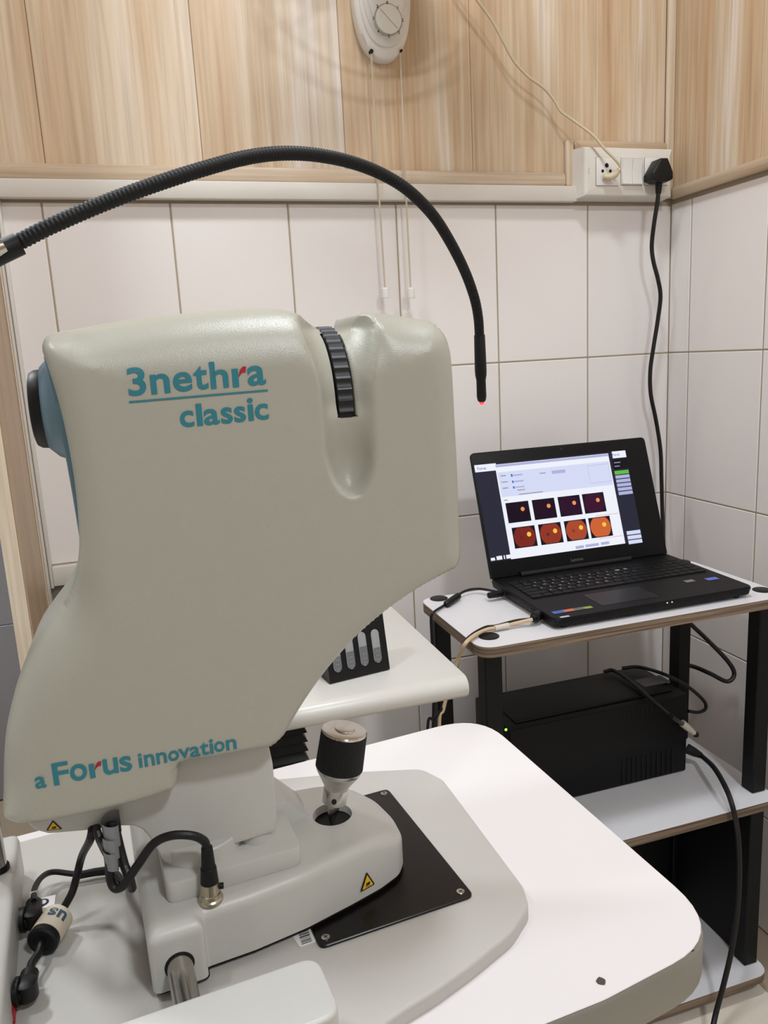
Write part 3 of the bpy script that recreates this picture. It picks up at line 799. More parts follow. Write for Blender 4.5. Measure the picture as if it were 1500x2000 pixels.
for (a, b2_), c_n in cnt_.items():
    if c_n != 1: continue
    if rC[a] < HR + .001 and rC[b2_] < HR + .001:
        for v in (a, b2_): vv_[nn_ + v] = (HC[0] + (cv[v][0] - HC[0]) * .95, HC[1] + (cv[v][1] - HC[1]) * .95, ZC1 - .0045)
    ff_.append((a, b2_, nn_ + b2_, nn_ + a))
cm.add([MBASE @ Vector(v) for v in vv_], ff_)
carr = obj('carriage', cm, SHELL2, fc, sharp=50)
t = MB(); lathe(t, [(0, HR - .0006), (.001, HR - .0006)], MBASE @ Vector((*HC, ZC1 - .0062)), (0, 0, 1), 32); obj('joystick_well', t, RUBBER, fc)
# rail rod, dark gap skirt
zr = ZB + .0235
t = MB(); lathe(t, [(0, .0088), (.100, .0088)], MBASE @ Vector((-.1225, -.072, zr)), MBASE.to_3x3() @ Vector((0, -1, 0)), 28); obj('rail_rod', t, STEEL, fc)
t = MB(); lathe(t, [(0, .0102), (.0004, .0102)], MBASE @ Vector((-.1225, -.0814, zr)), MBASE.to_3x3() @ Vector((0, -1, 0)), 28); obj('rod_seal', t, HOLE, carr)
t = MB(); prism(t, [(a * .985 - .0005, c * .96) for a, c in cpoly], ZB + .0028, ZC0 + .0006, M=MBASE); obj('carriage_skirt', t, HOLE, fc)
# swivel slab, two turntable discs, rear hump
t = MB(); sl = fillet([(-.124, -.055), (-.0235, -.0545), (-.0235, .03), (-.124, .03)], [.007, .008, .008, .007], 5); prism(t, sl, ZC1 - .0003, .8405, bev=.0016, seg=2, M=MBASE); obj('swivel_slab', t, SHELL2, fc)
p = hz(395, 1655, .845); t = MB(); lathe(t, [(0, .031), (.0115, .031), (.0125, .030)], (p[0], p[1] + .013, .8406), (0, 0, 1), 40); obj('turntable_disc', t, SHELL2, fc)
p = hz(505, 1628, .845); t = MB(); lathe(t, [(0, .014), (.0125, .014)], (p[0], p[1] + .006, .8406), (0, 0, 1), 32); obj('turntable_disc', t, SHELL2, fc)
t = MB(); prism(t, [(.002, ZC1 - .002), (-.006, ZC1 + .006), (-.020, .846), (-.05, .848), (-.12, .848), (-.12, ZC1 - .002)], .0, .046, 'Y', bev=.002, seg=2, M=MBASE); obj('rear_saddle', t, SHELL2, fc)

# warning triangles
def triangle(fn, parent):
    c = (.5, .36)
    o_ = [(0, 0), (1, 0), (.5, .95)]; i_ = [(c[0] + (x - c[0]) * .74, c[1] - .02 + (y - c[1]) * .74) for x, y in o_]
    t = MB(); t.add([fn(*p, .0004) for p in fillet(o_, .05, 3)], [tuple(range(12))]); s_ = obj('warning_sign', t, INK, parent); s_['label'] = 'yellow warning triangle'
    t = MB(); t.add([fn(*p, .0007) for p in i_], [(0, 1, 2)]); obj('yellow_field', t, YELLOW, s_)
    hand = [(.40, .20), (.60, .20), (.66, .26), (.66, .34), (.56, .36), (.50, .33), (.47, .30), (.44, .40), (.41, .39), (.42, .28), (.36, .24)]
    t = MB(); t.add([fn(*p, .0009) for p in hand], [tuple(range(len(hand)))])
    t.add([fn(*p, .0009) for p in [(.34, .14), (.66, .14), (.66, .17), (.34, .17)]], [(0, 1, 2, 3)]); obj('hand_symbol', t, INK, s_)
a = hy(90, 1622, YN); b2 = hy(122, 1619, YN); c2 = hy(107, 1597.5, YN); hgt = c2[2] - a[2]
triangle(lambda u, v, l: (a[0] + (b2[0] - a[0]) * u, YN - l, a[2] + (b2[2] - a[2]) * u + hgt * v), fc)
# on the nose side: lies on the facet between two outline points
q0 = np.array((.0225, -.0538)); q1 = np.array((.040, -.0490)); dq = (q1 - q0) / np.linalg.norm(q1 - q0); nq = np.array((dq[1], -dq[0]))
def nose(u, v, l):
    p = q0 + dq * (u - .2) * .0145 + nq * (l + .0006); w_ = MBASE @ Vector((p[0], p[1], ZC0 + .0075 + v * .0155)); return tuple(w_)
triangle(nose, fc)

# joystick
jb_ = np.array(MBASE @ Vector((HC[0] - .002, HC[1] - .001, ZC1 - .0055))); jt = hy(673, 1424, jb_[1] - .002); ax = jt - jb_; JL = np.linalg.norm(ax)
def jp(f): return f * JL
t = MB(); lathe(t, [(0, .001), (jp(.05), .0028), (jp(.14), .0046), (jp(.20), .0054), (jp(.28), .0055)], jb_, ax, 24); stick = obj('joystick', t, STEEL, fc)
t = MB(); lathe(t, [(jp(.235), .0098), (jp(.24), .0102), (jp(.385), .0102), (jp(.39), .0100), (jp(.42), .0108), (jp(.555), .0178), (jp(.57), .0186), (jp(.61), .0186)], jb_, ax, 40); col = obj('collar', t, METAL, fc)
p = jb_ + _n(ax) * JL * .31 + np.array([-.0035, -.0096, 0]); t = MB(); lathe(t, [(0, .0021), (.0012, .0021)], p, (0, -1, .1), 12); obj('grub_screw', t, HOLE, col)
t = MB(); N = 144; vs = []; fs = []; axn = _n(ax); a_ = _n(np.cross(axn, (0, 1, 0))); b_ = np.cross(axn, a_)
prof = [(.602, .0183, 0), (.608, .0198, 1), (.97, .0190, 1), (.985, .0180, 0)]
for f_, r_, md in prof:
    for k in range(N):
        th = 2 * math.pi * k / N; rr = r_ - (.0003 if (k % 2 and md) else 0); vs.append(jb_ + axn * JL * f_ + rr * (math.cos(th) * a_ + math.sin(th) * b_))
for i in range(3):
    for k in range(N): fs.append((i * N + k, i * N + (k + 1) % N, (i + 1) * N + (k + 1) % N, (i + 1) * N + k))
fs += [tuple(range(N)), tuple(3 * N + k for k in range(N))]
t.add(vs, fs); knob = obj('knob', t, RUBBER, stick, sharp=10)
t = MB(); lathe(t, [(jp(.965), .0186), (jp(.985), .0188), (jp(.995), .0180), (jp(1.0), .0150), (jp(1.0), .0085), (jp(1.012), .0078), (jp(1.015), .006)], jb_, ax, 40); obj('end_cap', t, CHROME, stick)

# connector on the carriage and its lead, spiral wrap, other leads
cb_ = np.array(hz(412, 1757, ZC1)); ctop = hy(404, 1655, cb_[1]); cax = ctop - cb_
t = MB(); lathe(t, [(0, .0088), (.002, .0088), (.003, .0078), (.006, .0076), (.0064, .0068), (.0145, .0066)], cb_, cax, 28); plug = obj('lead_plug', t, NICKEL, fc, sharp=20); plug['label'] = 'metal plug with black boot'
Lc = np.linalg.norm(cax)
t = MB(); lathe(t, [(.0145, .0064), (Lc * .62, .0056), (Lc * .63, .0050), (Lc * .95, .0041), (Lc * 1.0, .0040), (Lc * 1.02, .0034)], cb_, cax, 24); obj('boot', t, RUBBER, plug)
p = hz(428, 1740, ZC1 + .009); t = MB(); lathe(t, [(0, .0022), (.0035, .0022)], cb_ + np.array([.0062, -.001, .010]), (1, -.2, 0), 12); obj('release_pin', t, RUBBER, plug)
def lead(name, pts, r, material, parent=None, k=8, n=10):
    t = MB(); tube(t, smooth_open(pts, k), r, n); return obj(name, t, material, parent)
yl = cb_[1]
P = [ctop, hy(398, 1642, yl), hy(375, 1632, yl - .002), hy(335, 1632, yl), hy(300, 1648, yl + .003), hy(270, 1688, yl + .006), hy(243, 1727, yl + .008), hy(226, 1735, yl + .01), hy(216, 1718, yl + .012), hy(213, 1680, yl + .012), hy(217, 1640, yl + .014), hy(218, 1605, yl + .018)]
lead('lead', P, .0031, CABLE, fc)
# spiral wrap: a ribbon wound round the lead
c0 = hy(217, 1608, yl + .018); c1 = hy(217, 1690, yl + .012); vs = []; fs = []
for k in range(73):
    f_ = k / 72; th = f_ * 2 * math.pi * 3.2; c = c0 + (c1 - c0) * f_; r_ = .0062 - .0016 * f_
    for h_ in (-.0085, .0085): vs.append((c[0] + r_ * math.cos(th), c[1] + r_ * math.sin(th), c[2] + h_ * (1 - .25 * f_)))
for k in range(72): fs.append((2 * k, 2 * k + 2, 2 * k + 3, 2 * k + 1))
t = MB(); t.add(vs, fs); obj('spiral_wrap', t, SLEEVE, fc)
zl_ = ZB + .004
lead('lead', [hy(181, 1610, yl + .03), hy(176, 1640, yl + .025), hz(160, 1672, zl_ + .05), hz(149, 1715, zl_ + .03), hz(140, 1745, zl_ + .02), hz(122, 1777, zl_ + .010), hz(112, 1792, zl_ + .008)], .0030, CABLE, fc)
lead('lead', [hy(186, 1610, yl + .03), hy(195, 1640, yl + .02), hz(212, 1675, zl_ + .03), hz(230, 1690, zl_ + .015)], .0028, CABLE, fc)
lead('lead', [hy(226, 1622, yl + .022), hy(235, 1660, yl + .02), hy(243, 1690, yl + .016), hy(252, 1712, yl + .012), hy(258, 1735, yl + .02)], .0033, CABLE, fc)
lead('lead', [hz(66, 1760, zl_ + .02), hz(68, 1735, zl_ + .018), hz(82, 1713, zl_ + .012), hz(105, 1703, zl_ + .008), hz(150, 1707, zl_ + .004), hz(190, 1700, zl_ + .004), hz(220, 1700, zl_ + .003), hz(245, 1725, zl_ + .002)], .0024, CABLE, fc)
lead('lead', [hz(150, 1713, zl_ + .001), hz(190, 1706, zl_ + .0005), hz(218, 1706, zl_), hz(236, 1722, zl_ - .001)], .0022, CABLE, fc)
# ferrite sleeve on the first lead
f0 = hz(114, 1790, zl_ + .009); f1 = hz(82, 1840, zl_ + .009); fa = f1 - f0; FL = np.linalg.norm(fa); fa = fa / FL
t = MB(); lathe(t, [(0, .0105), (.001, .0118), (FL * .80, .0118)], f0, fa, 28); fer = obj('ferrite_sleeve', t, FERR, fc)
t = MB(); lathe(t, [(FL * .78, .0114), (FL * .98, .0116), (FL * 1.03, .0100), (FL * 1.03, .0065), (FL * 1.0, .006)], f0, fa, 28); obj('ferrite_core', t, RUBBER, fer)
# letters on the sleeve, wrapped on its cylinder
t = MB(); upv = np.array([0, 0, 1.0]) - fa * fa[2]; upv /= np.linalg.norm(upv); sd = np.cross(fa, upv)
if sd[0] < 0: sd = -sd
def wrap(u, v, u0, u1, v0, v1):
    th = (u0 + (u1 - u0) * u); return f0 + fa * FL * (v0 + (v1 - v0) * v) + .01205 * (math.sin(th) * sd + math.cos(th) * upv)
put_glyph(t, 's', lambda a, b: wrap(1 - a, b, -.15, .38, .18, .48), .03)
put_glyph(t, 'u', lambda a, b: wrap(1 - a, b, .48, 1.08, .18, .48), .03)
obj('lettering', t, mat('slate_print', (62, 84, 96), .5), fer)
lead('lead', [f1 + fa * .001, hz(75, 1862, zl_ + .008), hz(62, 1882, zl_ + .008), hz(58, 1900, zl_ + .009)], .0030, CABLE, fc)
# two right-angle plugs in the foot block
def elbow(pts_px, z, parent):
    P_ = [hz(*p, z) for p in pts_px]; t = MB()
    d = np.array(P_[1]) - np.array(P_[0]); tube(t, [P_[0], P_[0] + d * .5, P_[1]], .0062, 14); tube(t, [P_[1], P_[1] + (np.array(P_[2]) - P_[1]) * .5, P_[2]], .0070, 14)
    lathe(t, [(0, .0072), (.001, .0075), (.012, .0075), (.013, .006)], P_[1] - np.array([0, 0, .006]), (0, 0, 1), 16)
    lathe(t, [(0, .0095), (.003, .0095), (.0035, .0085)], P_[2], (1, -.1, 0), 20)
    return obj('elbow_plug', t, BLACK, parent)
e1 = elbow([(66, 1765), (64, 1792), (42, 1797)], zl_ + .014, fc)
e2 = elbow([(58, 1902), (52, 1932), (30, 1938)], zl_ + .010, fc)
t = MB(); p = hz(66, 1758, zl_ + .016); lathe(t, [(0, .0038), (.010, .0034)], p - np.array([0, 0, .004]), (0, .5, .8), 16); obj('white_collar', t, WPLAST, e1)
c = hz(84, 1764, zl_ + .012); t = MB(); box(t, (c[0] - .010, c[1] - .007, c[2] - .0004), (c[0] + .009, c[1] + .007, c[2] + .0004), .0002, 1); tg_ = obj('cable_tag', t, WHITEP, fc)
t = MB(); lathe(t, [(0, .0045), (.0002, .0045)], (c[0], c[1], c[2] + .0005), (0, 0, 1), 20); obj('ring_symbol', t, INK, tg_)
t = MB(); lathe(t, [(0, .0026), (.0002, .0026)], (c[0], c[1], c[2] + .0008), (0, 0, 1), 20); obj('ring_symbol_centre', t, WHITEP, tg_)

# ================================================================== GOOSENECK FIXATION LAMP
GN = [(-60, 524, .49), (0, 491, .50), (50, 466, .505), (100, 441, .51), (200, 398, .525), (300, 361, .54), (400, 329, .56), (480, 308, .58), (550, 299.5, .60), (620, 303, .625), (690, 318, .655), (750, 342, .68), (800, 374, .70), (846, 421, .735), (880, 474, .765), (908, 530, .80), (926, 580, .83), (934, 620, .85), (936.5, 656, .87)]
gp = smooth_open([hd(*p) for p in GN], 26)
sg = np.concatenate([[0], np.cumsum(np.linalg.norm(np.diff(gp, axis=0), axis=1))])
npt = int(sg[-1] / .0031) * 4; tt = np.linspace(0, sg[-1], npt); gp = np.stack([np.interp(tt, sg, gp[:, k]) for k in range(3)], 1)
rr = np.array([(.00545, .00545, .0049, .0049)[i % 4] for i in range(npt)])
goose = thing('gooseneck_lamp', 'black ribbed gooseneck lamp arching over the eye camera with red light tip', 'gooseneck lamp', tuple(gp[0]))
t = MB(); tube(t, gp, rr, 14); obj('flexible_neck', t, RUBBER, goose, sharp=80)
h0 = hd(936.5, 654, .87); h1 = hd(941, 787, .893); ha = h1 - h0; HL = np.linalg.norm(ha)
t = MB(); lathe(t, [(0, .0058), (.001, .0062), (HL * .5, .0068), (HL * .58, .0066), (HL * .66, .0054), (HL * .9, .0056), (HL * .96, .0048), (HL * .985, .0032)], h0, ha, 28); hd_ = obj('lamp_head', t, BLACK, goose, sharp=40)
t = MB(); lathe(t, [(HL * .98, .0030), (HL * 1.01, .0028), (HL * 1.025, .0016)], h0, ha, 16); obj('red_tip', t, LEDR, hd_)
t = MB(); tube(t, [hd(-70, 530, .488), hd(0, 494, .50), hd(38, 476, .504)], .0072, 16); obj('neck_sleeve', t, BLACK, goose)
t = MB(); tube(t, [hd(-70, 512, .48), hd(-30, 497, .488), hd(8, 480, .492)], [.006, .006, .004], 14); obj('clamp', t, CHROME, goose)

# ================================================================== BACK COUNTER WITH LIFTING COLUMN
ZK = .76
cr_ = hz(905, 1315, ZK); cf = hz(700, 1362, ZK)
CX1, CY0, CY1 = cr_[0] + .001, cf[1] - .004, 1.268
counter = thing('side_table', 'cream bullnose side table top behind the eye camera', 'table', ((CX1 - .2), 1.08, 0))
prof = [(CY0 + .016, ZK)]
for k in range(1, 9):
    a = math.pi / 2 * (1 - k / 8 * 1.75); prof.append((CY0 + .016 - .016 * math.cos(a), ZK - .016 + .016 * math.sin(a)))
prof += [(CY0 + .02, ZK - .034), (CY1, ZK - .034), (CY1, ZK)]
t = MB(); prism(t, prof, .02, CX1, 'X', bev=.002, seg=2); obj('table_top', t, COUNT, counter, sharp=40)
bxr = hy(588, 1450, 1.06)[0]
for k in range(29):
    z1 = ZK - .035 - k * .0138; t = MB(); s_ = .0
    b = bmesh.new(); quad = [(.06, 1.00), (bxr, 1.00), (bxr, 1.14), (.06, 1.14)]
    def lay(ins, z): return [b.verts.new((x + (ins if x < .1 else -ins), y + (ins if y < 1.07 else -ins), z)) for x, y in quad]
    A1, A2, A3 = lay(.006, z1), lay(.0, z1 - .0105), lay(.008, z1 - .0136)
    for q0_, q1_ in ((A1, A2), (A2, A3)):
        for i in range(4): b.faces.new((q0_[i], q0_[(i + 1) % 4], q1_[(i + 1) % 4], q1_[i]))
    b.faces.new(A1); b.faces.new(A3[::-1]); fix_normals(b); t.bm(b)
    obj('bellows_fold', t, BLACK, counter, sharp=20)
t = MB(); box(t, (.03, .96, 0), (bxr + .03, 1.2, .31), .01, 2); obj('foot', t, LEGM, counter)

# black stand with four vials
sa = hz(645, 1338, ZK); sb = hz(762, 1309, ZK); du = sb - sa; W_ = np.linalg.norm(du[:2]); du = du / W_; dn_ = np.array([-du[1], du[0], 0])
MS = Matrix(((du[0], dn_[0], 0, sa[0]), (du[1], dn_[1], 0, sa[1]), (0, 0, 1, ZK), (0, 0, 0, 1)))
stand = thing('vial_stand', 'black upright stand with four frosted vials on the side table', 'stand', tuple((MS @ Vector((W_ / 2, .03, .0005)))))
HS = .118; lean = .022
wins = [(.115 + .205 * k, .165 + .205 * k) for k in range(4)]
def fc_(u, v, d=0): # front face of the stand: u across, v up (metres)
    return MS @ Vector((u, lean * v / HS + d, v + .0005))
t = MB(); b = bmesh.new()
prof = fillet([(0, 0), (lean, HS), (lean + .024, HS), (.074, .0)], [.003, .004, .004, .003], 3)
v0 = [b.verts.new((0, y, z + .0005)) for y, z in prof]; v1 = [b.verts.new((W_, y, z + .0005)) for y, z in prof]
b.faces.new(v0); b.faces.new(v1[::-1])
for i in range(len(prof)): b.faces.new((v0[i], v0[(i + 1) % len(prof)], v1[(i + 1) % len(prof)], v1[i]))
fix_normals(b); t.bm(b, MS); obj('case', t, BLACK, stand)
def stadium(u0, u1, v0_, v1_, n=8):
    r = (u1 - u0) / 2; c = (u0 + u1) / 2; P_ = []
    for k in range(n + 1): a = math.pi * k / n; P_.append((c + r * math.cos(a), v1_ - r + r * math.sin(a)))
    for k in range(n + 1): a = math.pi + math.pi * k / n; P_.append((c + r * math.cos(a), v0_ + r + r * math.sin(a)))
    return P_
for k in range(4):
    c = W_ * (.155 + .222 * k); hw_ = W_ * .078
    P_ = stadium(c - hw_, c + hw_, .013, .063)
    t = MB(); t.add([fc_(u, v, -.0003) for u, v in P_], [tuple(range(len(P_)))]); wn = obj('window', t, HOLE, stand)
    P_ = stadium(c - hw_ * .84, c + hw_ * .84, .0145, .0615)
    t = MB(); t.add([fc_(u, v, -.0006) for u, v in P_] + [fc_(u, v, -.0018) for u, v in [(c + (u - c) * .7, v) for u, v in P_]], [(i, (i + 1) % len(P_), len(P_) + (i + 1) % len(P_), len(P_) + i) for i in range(len(P_))] + [tuple(range(len(P_), 2 * len(P_)))]); obj('vial', t, VIAL, wn)
    P_ = [q for q in stadium(c - hw_ * .74, c + hw_ * .74, .0158, .060)]; lv = .036 + .003 * (k % 3)
    P_ = [(u, min(v, lv)) for u, v in P_]
    t = MB(); t.add([fc_(u, v, -.0021) for u, v in P_], [tuple(range(len(P_)))]); obj('liquid', t, VIALD, wn)
    t = MB()
    for q in range(3):
        v = .019 + q * .006; t.add([fc_(c - .0025, v, -.0024), fc_(c + .0025, v, -.0024), fc_(c + .0025, v + .0006, -.0024), fc_(c - .0025, v + .0006, -.0024)], [(0, 1, 2, 3)])
    obj('scale_mark', t, VIAL, wn)
    t = MB(); v = .078; t.add([fc_(c - .006, v, -.0004), fc_(c + .006, v, -.0004), fc_(c + .006, v + .0007, -.0004), fc_(c - .006, v + .0007, -.0004)], [(0, 1, 2, 3)]); obj('label_line', t, VIALD, stand)

# ================================================================== RACK
ZR = .775
RX0, RX1 = hz(820, 1172, ZR)[0], hz(1500, 1147, ZR)[0]; RY0, RY1 = hz(940, 1268, ZR)[1], hz(1340, 1092, ZR)[1]
rack = thing('shelf_rack', 'three tier rack with white boards and black square legs in the corner', 'rack', ((RX0 + RX1) / 2, (RY0 + RY1) / 2, 0))
sx0, sy0 = .040, .036
legx = [hz(955, 1243, ZR)[0], hz(1487, 1152, ZR)[0]]; legy = [hz(955, 1243, ZR)[1], hz(852, 1170, ZR)[1]]
ZS = [(ZR - .017, ZR), (.385, .402), (.030, .046)]
rp = fillet([(RX0, RY0), (RX1, RY0), (RX1, RY1), (RX0, RY1)], .03, 8)
for z0, z1 in ZS:
    t = MB(); prism(t, rp, z0, z1 - .0008); bd = obj('shelf_board', t, PLY, rack)
    t = MB(); prism(t, rp, z1 - .0008, z1, bev=.0003, seg=1); obj('laminate', t, RACKB, bd)
HL_ = .0145
for ix, lx in enumerate(legx):
    for iy, ly in enumerate(legy):
        for z0, z1 in ((ZS[1][1] + .0002, ZS[0][0] - .0002), (ZS[2][1] + .0002, ZS[1][0] - .0002), (0.001, ZS[2][0] - .0002)):
            t = MB(); box(t, (lx - HL_, ly - HL_, z0), (lx + HL_, ly + HL_, z1), .002, 1); obj('leg', t, LEGM, rack)
        t = MB(); lathe(t, [(0, .0158), (.0008, .0158), (.0014, .0148)], (lx, ly, ZR), (0, 0, 1), 28); obj('cap', t, BLACK, rack)
t = MB(); box(t, (legx[1] - .004, legy[0] + HL_ + .001, ZS[2][1] + .0003), (legx[1] + .004, legy[1] - HL_ - .001, ZS[1][0] - .0003), .0005, 1); obj('side_panel', t, LEGM, rack)
t = MB(); box(t, (legx[0] + HL_ + .001, legy[1] - .004, ZS[2][1] + .0003), (legx[1] - HL_ - .001, legy[1] + .004, ZS[1][0] - .0003), .0005, 1); obj('back_panel', t, LEGM, rack)

# ================================================================== LAPTOP
LX0, LX1 = .566, .938; LY0, LY1 = .996, 1.222; ZD = ZR + .0235
laptop = thing('laptop', 'black open laptop showing eye scans on the top board of the rack', 'laptop', ((LX0 + LX1) / 2, (LY0 + LY1) / 2, ZR + .0005))
t = MB()
b = bmesh.new()
bpf = fillet([(LX0, LY0), (LX1, LY0), (LX1, LY1), (LX0, LY1)], [.012, .012, .006, .006], 5)
lay_ = [(.010, ZR + .003), (.002, ZR + .010), (0, ZD - .003), (.0012, ZD)]
rings = []
cx_, cy_ = (LX0 + LX1) / 2, (LY0 + LY1) / 2
for ins, z in lay_:
    rings.append([b.verts.new((cx_ + (x - cx_) * (1 - ins / .186), cy_ + (y - cy_) * (1 - ins / .113), z - (.004 * (1 - (y - LY0) / (LY1 - LY0)) if z > ZR + .008 else 0))) for x, y in bpf])
for r0, r1 in zip(rings[:-1], rings[1:]):
    for i in range(len(r0)): b.faces.new((r0[i], r0[(i + 1) % len(r0)], r1[(i + 1) % len(r1)], r1[i]))
b.faces.new(rings[0][::-1]); b.faces.new(rings[-1]); fix_normals(b); t.bm(b); lbase = obj('base', t, LAPTOP, laptop)
def dk(x, y, h=0): return (x, y, ZD - .004 * (1 - (y - LY0) / (LY1 - LY0)) + h)
for fx_, fy_ in ((.03, .03), (.97, .03), (.03, .9), (.97, .9)):
    t = MB(); lathe(t, [(0, .006), (.0028, .006)], (LX0 + (LX1 - LX0) * fx_ + (.012 if fx_ < .5 else -.012), LY0 + (LY1 - LY0) * fy_ + .008, ZR + .0004), (0, 0, 1), 12); obj('rubber_foot', t, RUBBER, laptop)
# keyboard: single keys
kx0, kx1 = LX0 + .016, LX1 - .012; ky1, ky0 = LY1 - .036, LY1 - .128
t = MB(); q = [dk(kx0 - .002, ky0 - .002, .0002), dk(kx1 + .002, ky0 - .002, .0002), dk(kx1 + .002, ky1 + .002, .0002), dk(kx0 - .002, ky1 + .002, .0002)]; t.add(q, [(0, 1, 2, 3)]); obj('keyboard_well', t, BLACKM, laptop)
rows_ = 6; kh = (ky1 - ky0) / rows_
unit = (kx1 - kx0) / 19.0
layout = [[1] * 19, [1] * 13 + [2] + [1] * 4, [1.5] + [1] * 12 + [1.5] + [1] * 4, [1.75] + [1] * 11 + [2.25] + [1] * 4, [2.25] + [1] * 10 + [2.75] + [1] * 4, [1.25, 1, 1, 1.25, 5.5, 1.25, 1, 1, 1, .75] + [1] * 4]
KM = {}
slope_ = .004 / (LY1 - LY0)
for r_, row in enumerate(layout):
    x = kx0; yt = ky1 - r_ * kh
    tot = sum(row); un = (kx1 - kx0) / tot
    for wk in row:
        wk_ = wk * un
        key_ = round(wk_, 4)
        if key_ not in KM:
            t = MB(); box(t, (.0008, .001, 0), (wk_ - .0008, kh - .001, .0018), .0005, 1)
            me = bpy.data.meshes.new('key'); me.from_pydata(t.v, [], t.f); me.materials.append(KEYM); KM[key_] = me
        linked('key', KM[key_], dk(x, yt - kh, .0003), laptop)
        x += wk_
KL = MB(); legends = ['', '1234567890-=', 'QWERTYUIOP[]', 'ASDFGHJKL', 'ZXCVBNM']
for r_, wd in enumerate(legends):
    x = kx0 + (layout[r_][0] if r_ != 1 else 1) * unit
    for ch in wd:
        q = dk(x + unit * .22, ky1 - (r_ + 1) * kh + kh * .48, .0024); put_word(KL, ch, q, np.array([1., 0, 0]), np.array([0, 1., slope_]), .0042, bold=.02); x += unit
kl_ = obj('key_legends', KL, mat('key_print', (176, 176, 180), .5), laptop); kl_['kind'] = 'stuff'
# touchpad, stickers, led marks
t = MB(); q = [dk(.664, LY0 + .022, .0003), dk(.770, LY0 + .022, .0003), dk(.770, LY0 + .080, .0003), dk(.664, LY0 + .080, .0003)]; t.add(q, [(0, 1, 2, 3)]); obj('touchpad', t, mat('touchpad', (12, 12, 13), .4), laptop)
def sticker_(px0, px1, rgb, nm):
    c = [hz(*p, dk(0, LY0 + .02)[2]) for p in (px0, px1)]
    t = MB(); x0, x1 = sorted((c[0][0], c[1][0])); y0, y1 = sorted((c[0][1], c[1][1]))
    t.add([dk(x0, y0, .0005), dk(x1, y0, .0005), dk(x1, y1, .0005), dk(x0, y1, .0005)], [(0, 1, 2, 3)]); return obj('sticker', t, mat(nm, rgb, .35), laptop)
sticker_((1083, 1200), (1098, 1192), (50, 96, 170), 'sticker_blue'); sticker_((1105, 1196), (1118, 1189), (206, 104, 66), 'sticker_orange')
sticker_((1124, 1193), (1137, 1186), (92, 100, 96), 'sticker_grey'); sticker_((1142, 1190), (1153, 1184), (142, 160, 62), 'sticker_green')
sticker_((1096, 1207), (1110, 1202), (198, 198, 200), 'sticker_white'); sticker_((1384, 1135), (1396, 1128), (86, 110, 200), 'sticker_violet'); sticker_((1342, 1139), (1351, 1133), (120, 118, 116), 'sticker_silver')
t = MB()
for dx in (0, .009):
    lathe(t, [(0, .0012), (.0006, .0012)], (.768 + dx, LY0 - .0002, ZR + .016), (0, -1, 0), 10)
obj('status_light', t, mat('status_white', (230, 210, 200), .4, emit=(255, 190, 170), estr=.6), laptop)
t = MB(); box(t, (LX0 - .0004, LY1 - .06, ZR + .011), (LX0 + .004, LY1 - .045, ZR + .018), 0, 1); box(t, (LX0 - .0004, LY0 + .06, ZR + .010), (LX0 + .004, LY0 + .075, ZR + .015), 0, 1); obj('side_port', t, HOLE, laptop)
# lid
tilt = math.radians(19.5); LH = .232
hinge = np.array([0, LY1 - .004, ZD + .001]); ul_ = np.array([0, math.sin(tilt), math.cos(tilt)]); nl_ = np.array([0, -math.cos(tilt), math.sin(tilt)])
def lid(u, v, d=0): return hinge + np.array([LX0 + (LX1 - LX0) * u, 0, 0]) + ul_ * (LH * v) + nl_ * d
ML = Matrix(((1, 0, 0, LX0), (0, nl_[1], ul_[1], hinge[1]), (0, nl_[2], ul_[2], hinge[2]), (0, 0, 0, 1)))
t = MB(); lp = fillet([(0, 0), (LX1 - LX0, 0), (LX1 - LX0, LH), (0, LH)], [.002, .002, .009, .009], 5); prism(t, lp, -.0075, 0, 'Y', bev=.0015, seg=2, M=ML); lidp = obj('lid', t, LAPTOP, laptop)
t = MB(); lathe(t, [(0, .006), ((LX1 - LX0) * .62, .006)], hinge + np.array([LX0 + (LX1 - LX0) * .15, -.002, .001]), (1, 0, 0), 14); obj('hinge_cover', t, BLACK, laptop)
# fit the display to its corners on the lid plane
def lidhit(px, py):
    r = ray(px, py); s_ = ((hinge - CAM) @ nl_) / (r @ nl_); p = CAM + r * s_ - hinge; return ((p[0] - LX0) / (LX1 - LX0), (p @ ul_) / LH)
SC = [lidhit(*p) for p in ((925, 910.5), (1219, 878.5), (1256.5, 1055.5), (959, 1099))]
su0, su1 = (SC[0][0] + SC[3][0]) / 2, (SC[1][0] + SC[2][0]) / 2; sv0, sv1 = (SC[2][1] + SC[3][1]) / 2, (SC[0][1] + SC[1][1]) / 2
def S(a, c, l): return lid(su0 + (su1 - su0) * a, sv0 + (sv1 - sv0) * c, .0003 + l * .00025)
def srect(mb, a0, a1, c0, c1, l): mb.add([S(a0, c0, l), S(a1, c0, l), S(a1, c1, l), S(a0, c1, l)], [(0, 1, 2, 3)])
def spart(name, rects, l, material, parent):
    t = MB()
    for r_ in rects: srect(t, *r_, l)
    return obj(name, t, material, parent)
screen = spart('screen', [(0, 1, 0, 1)], 0, S_DARK, lidp)
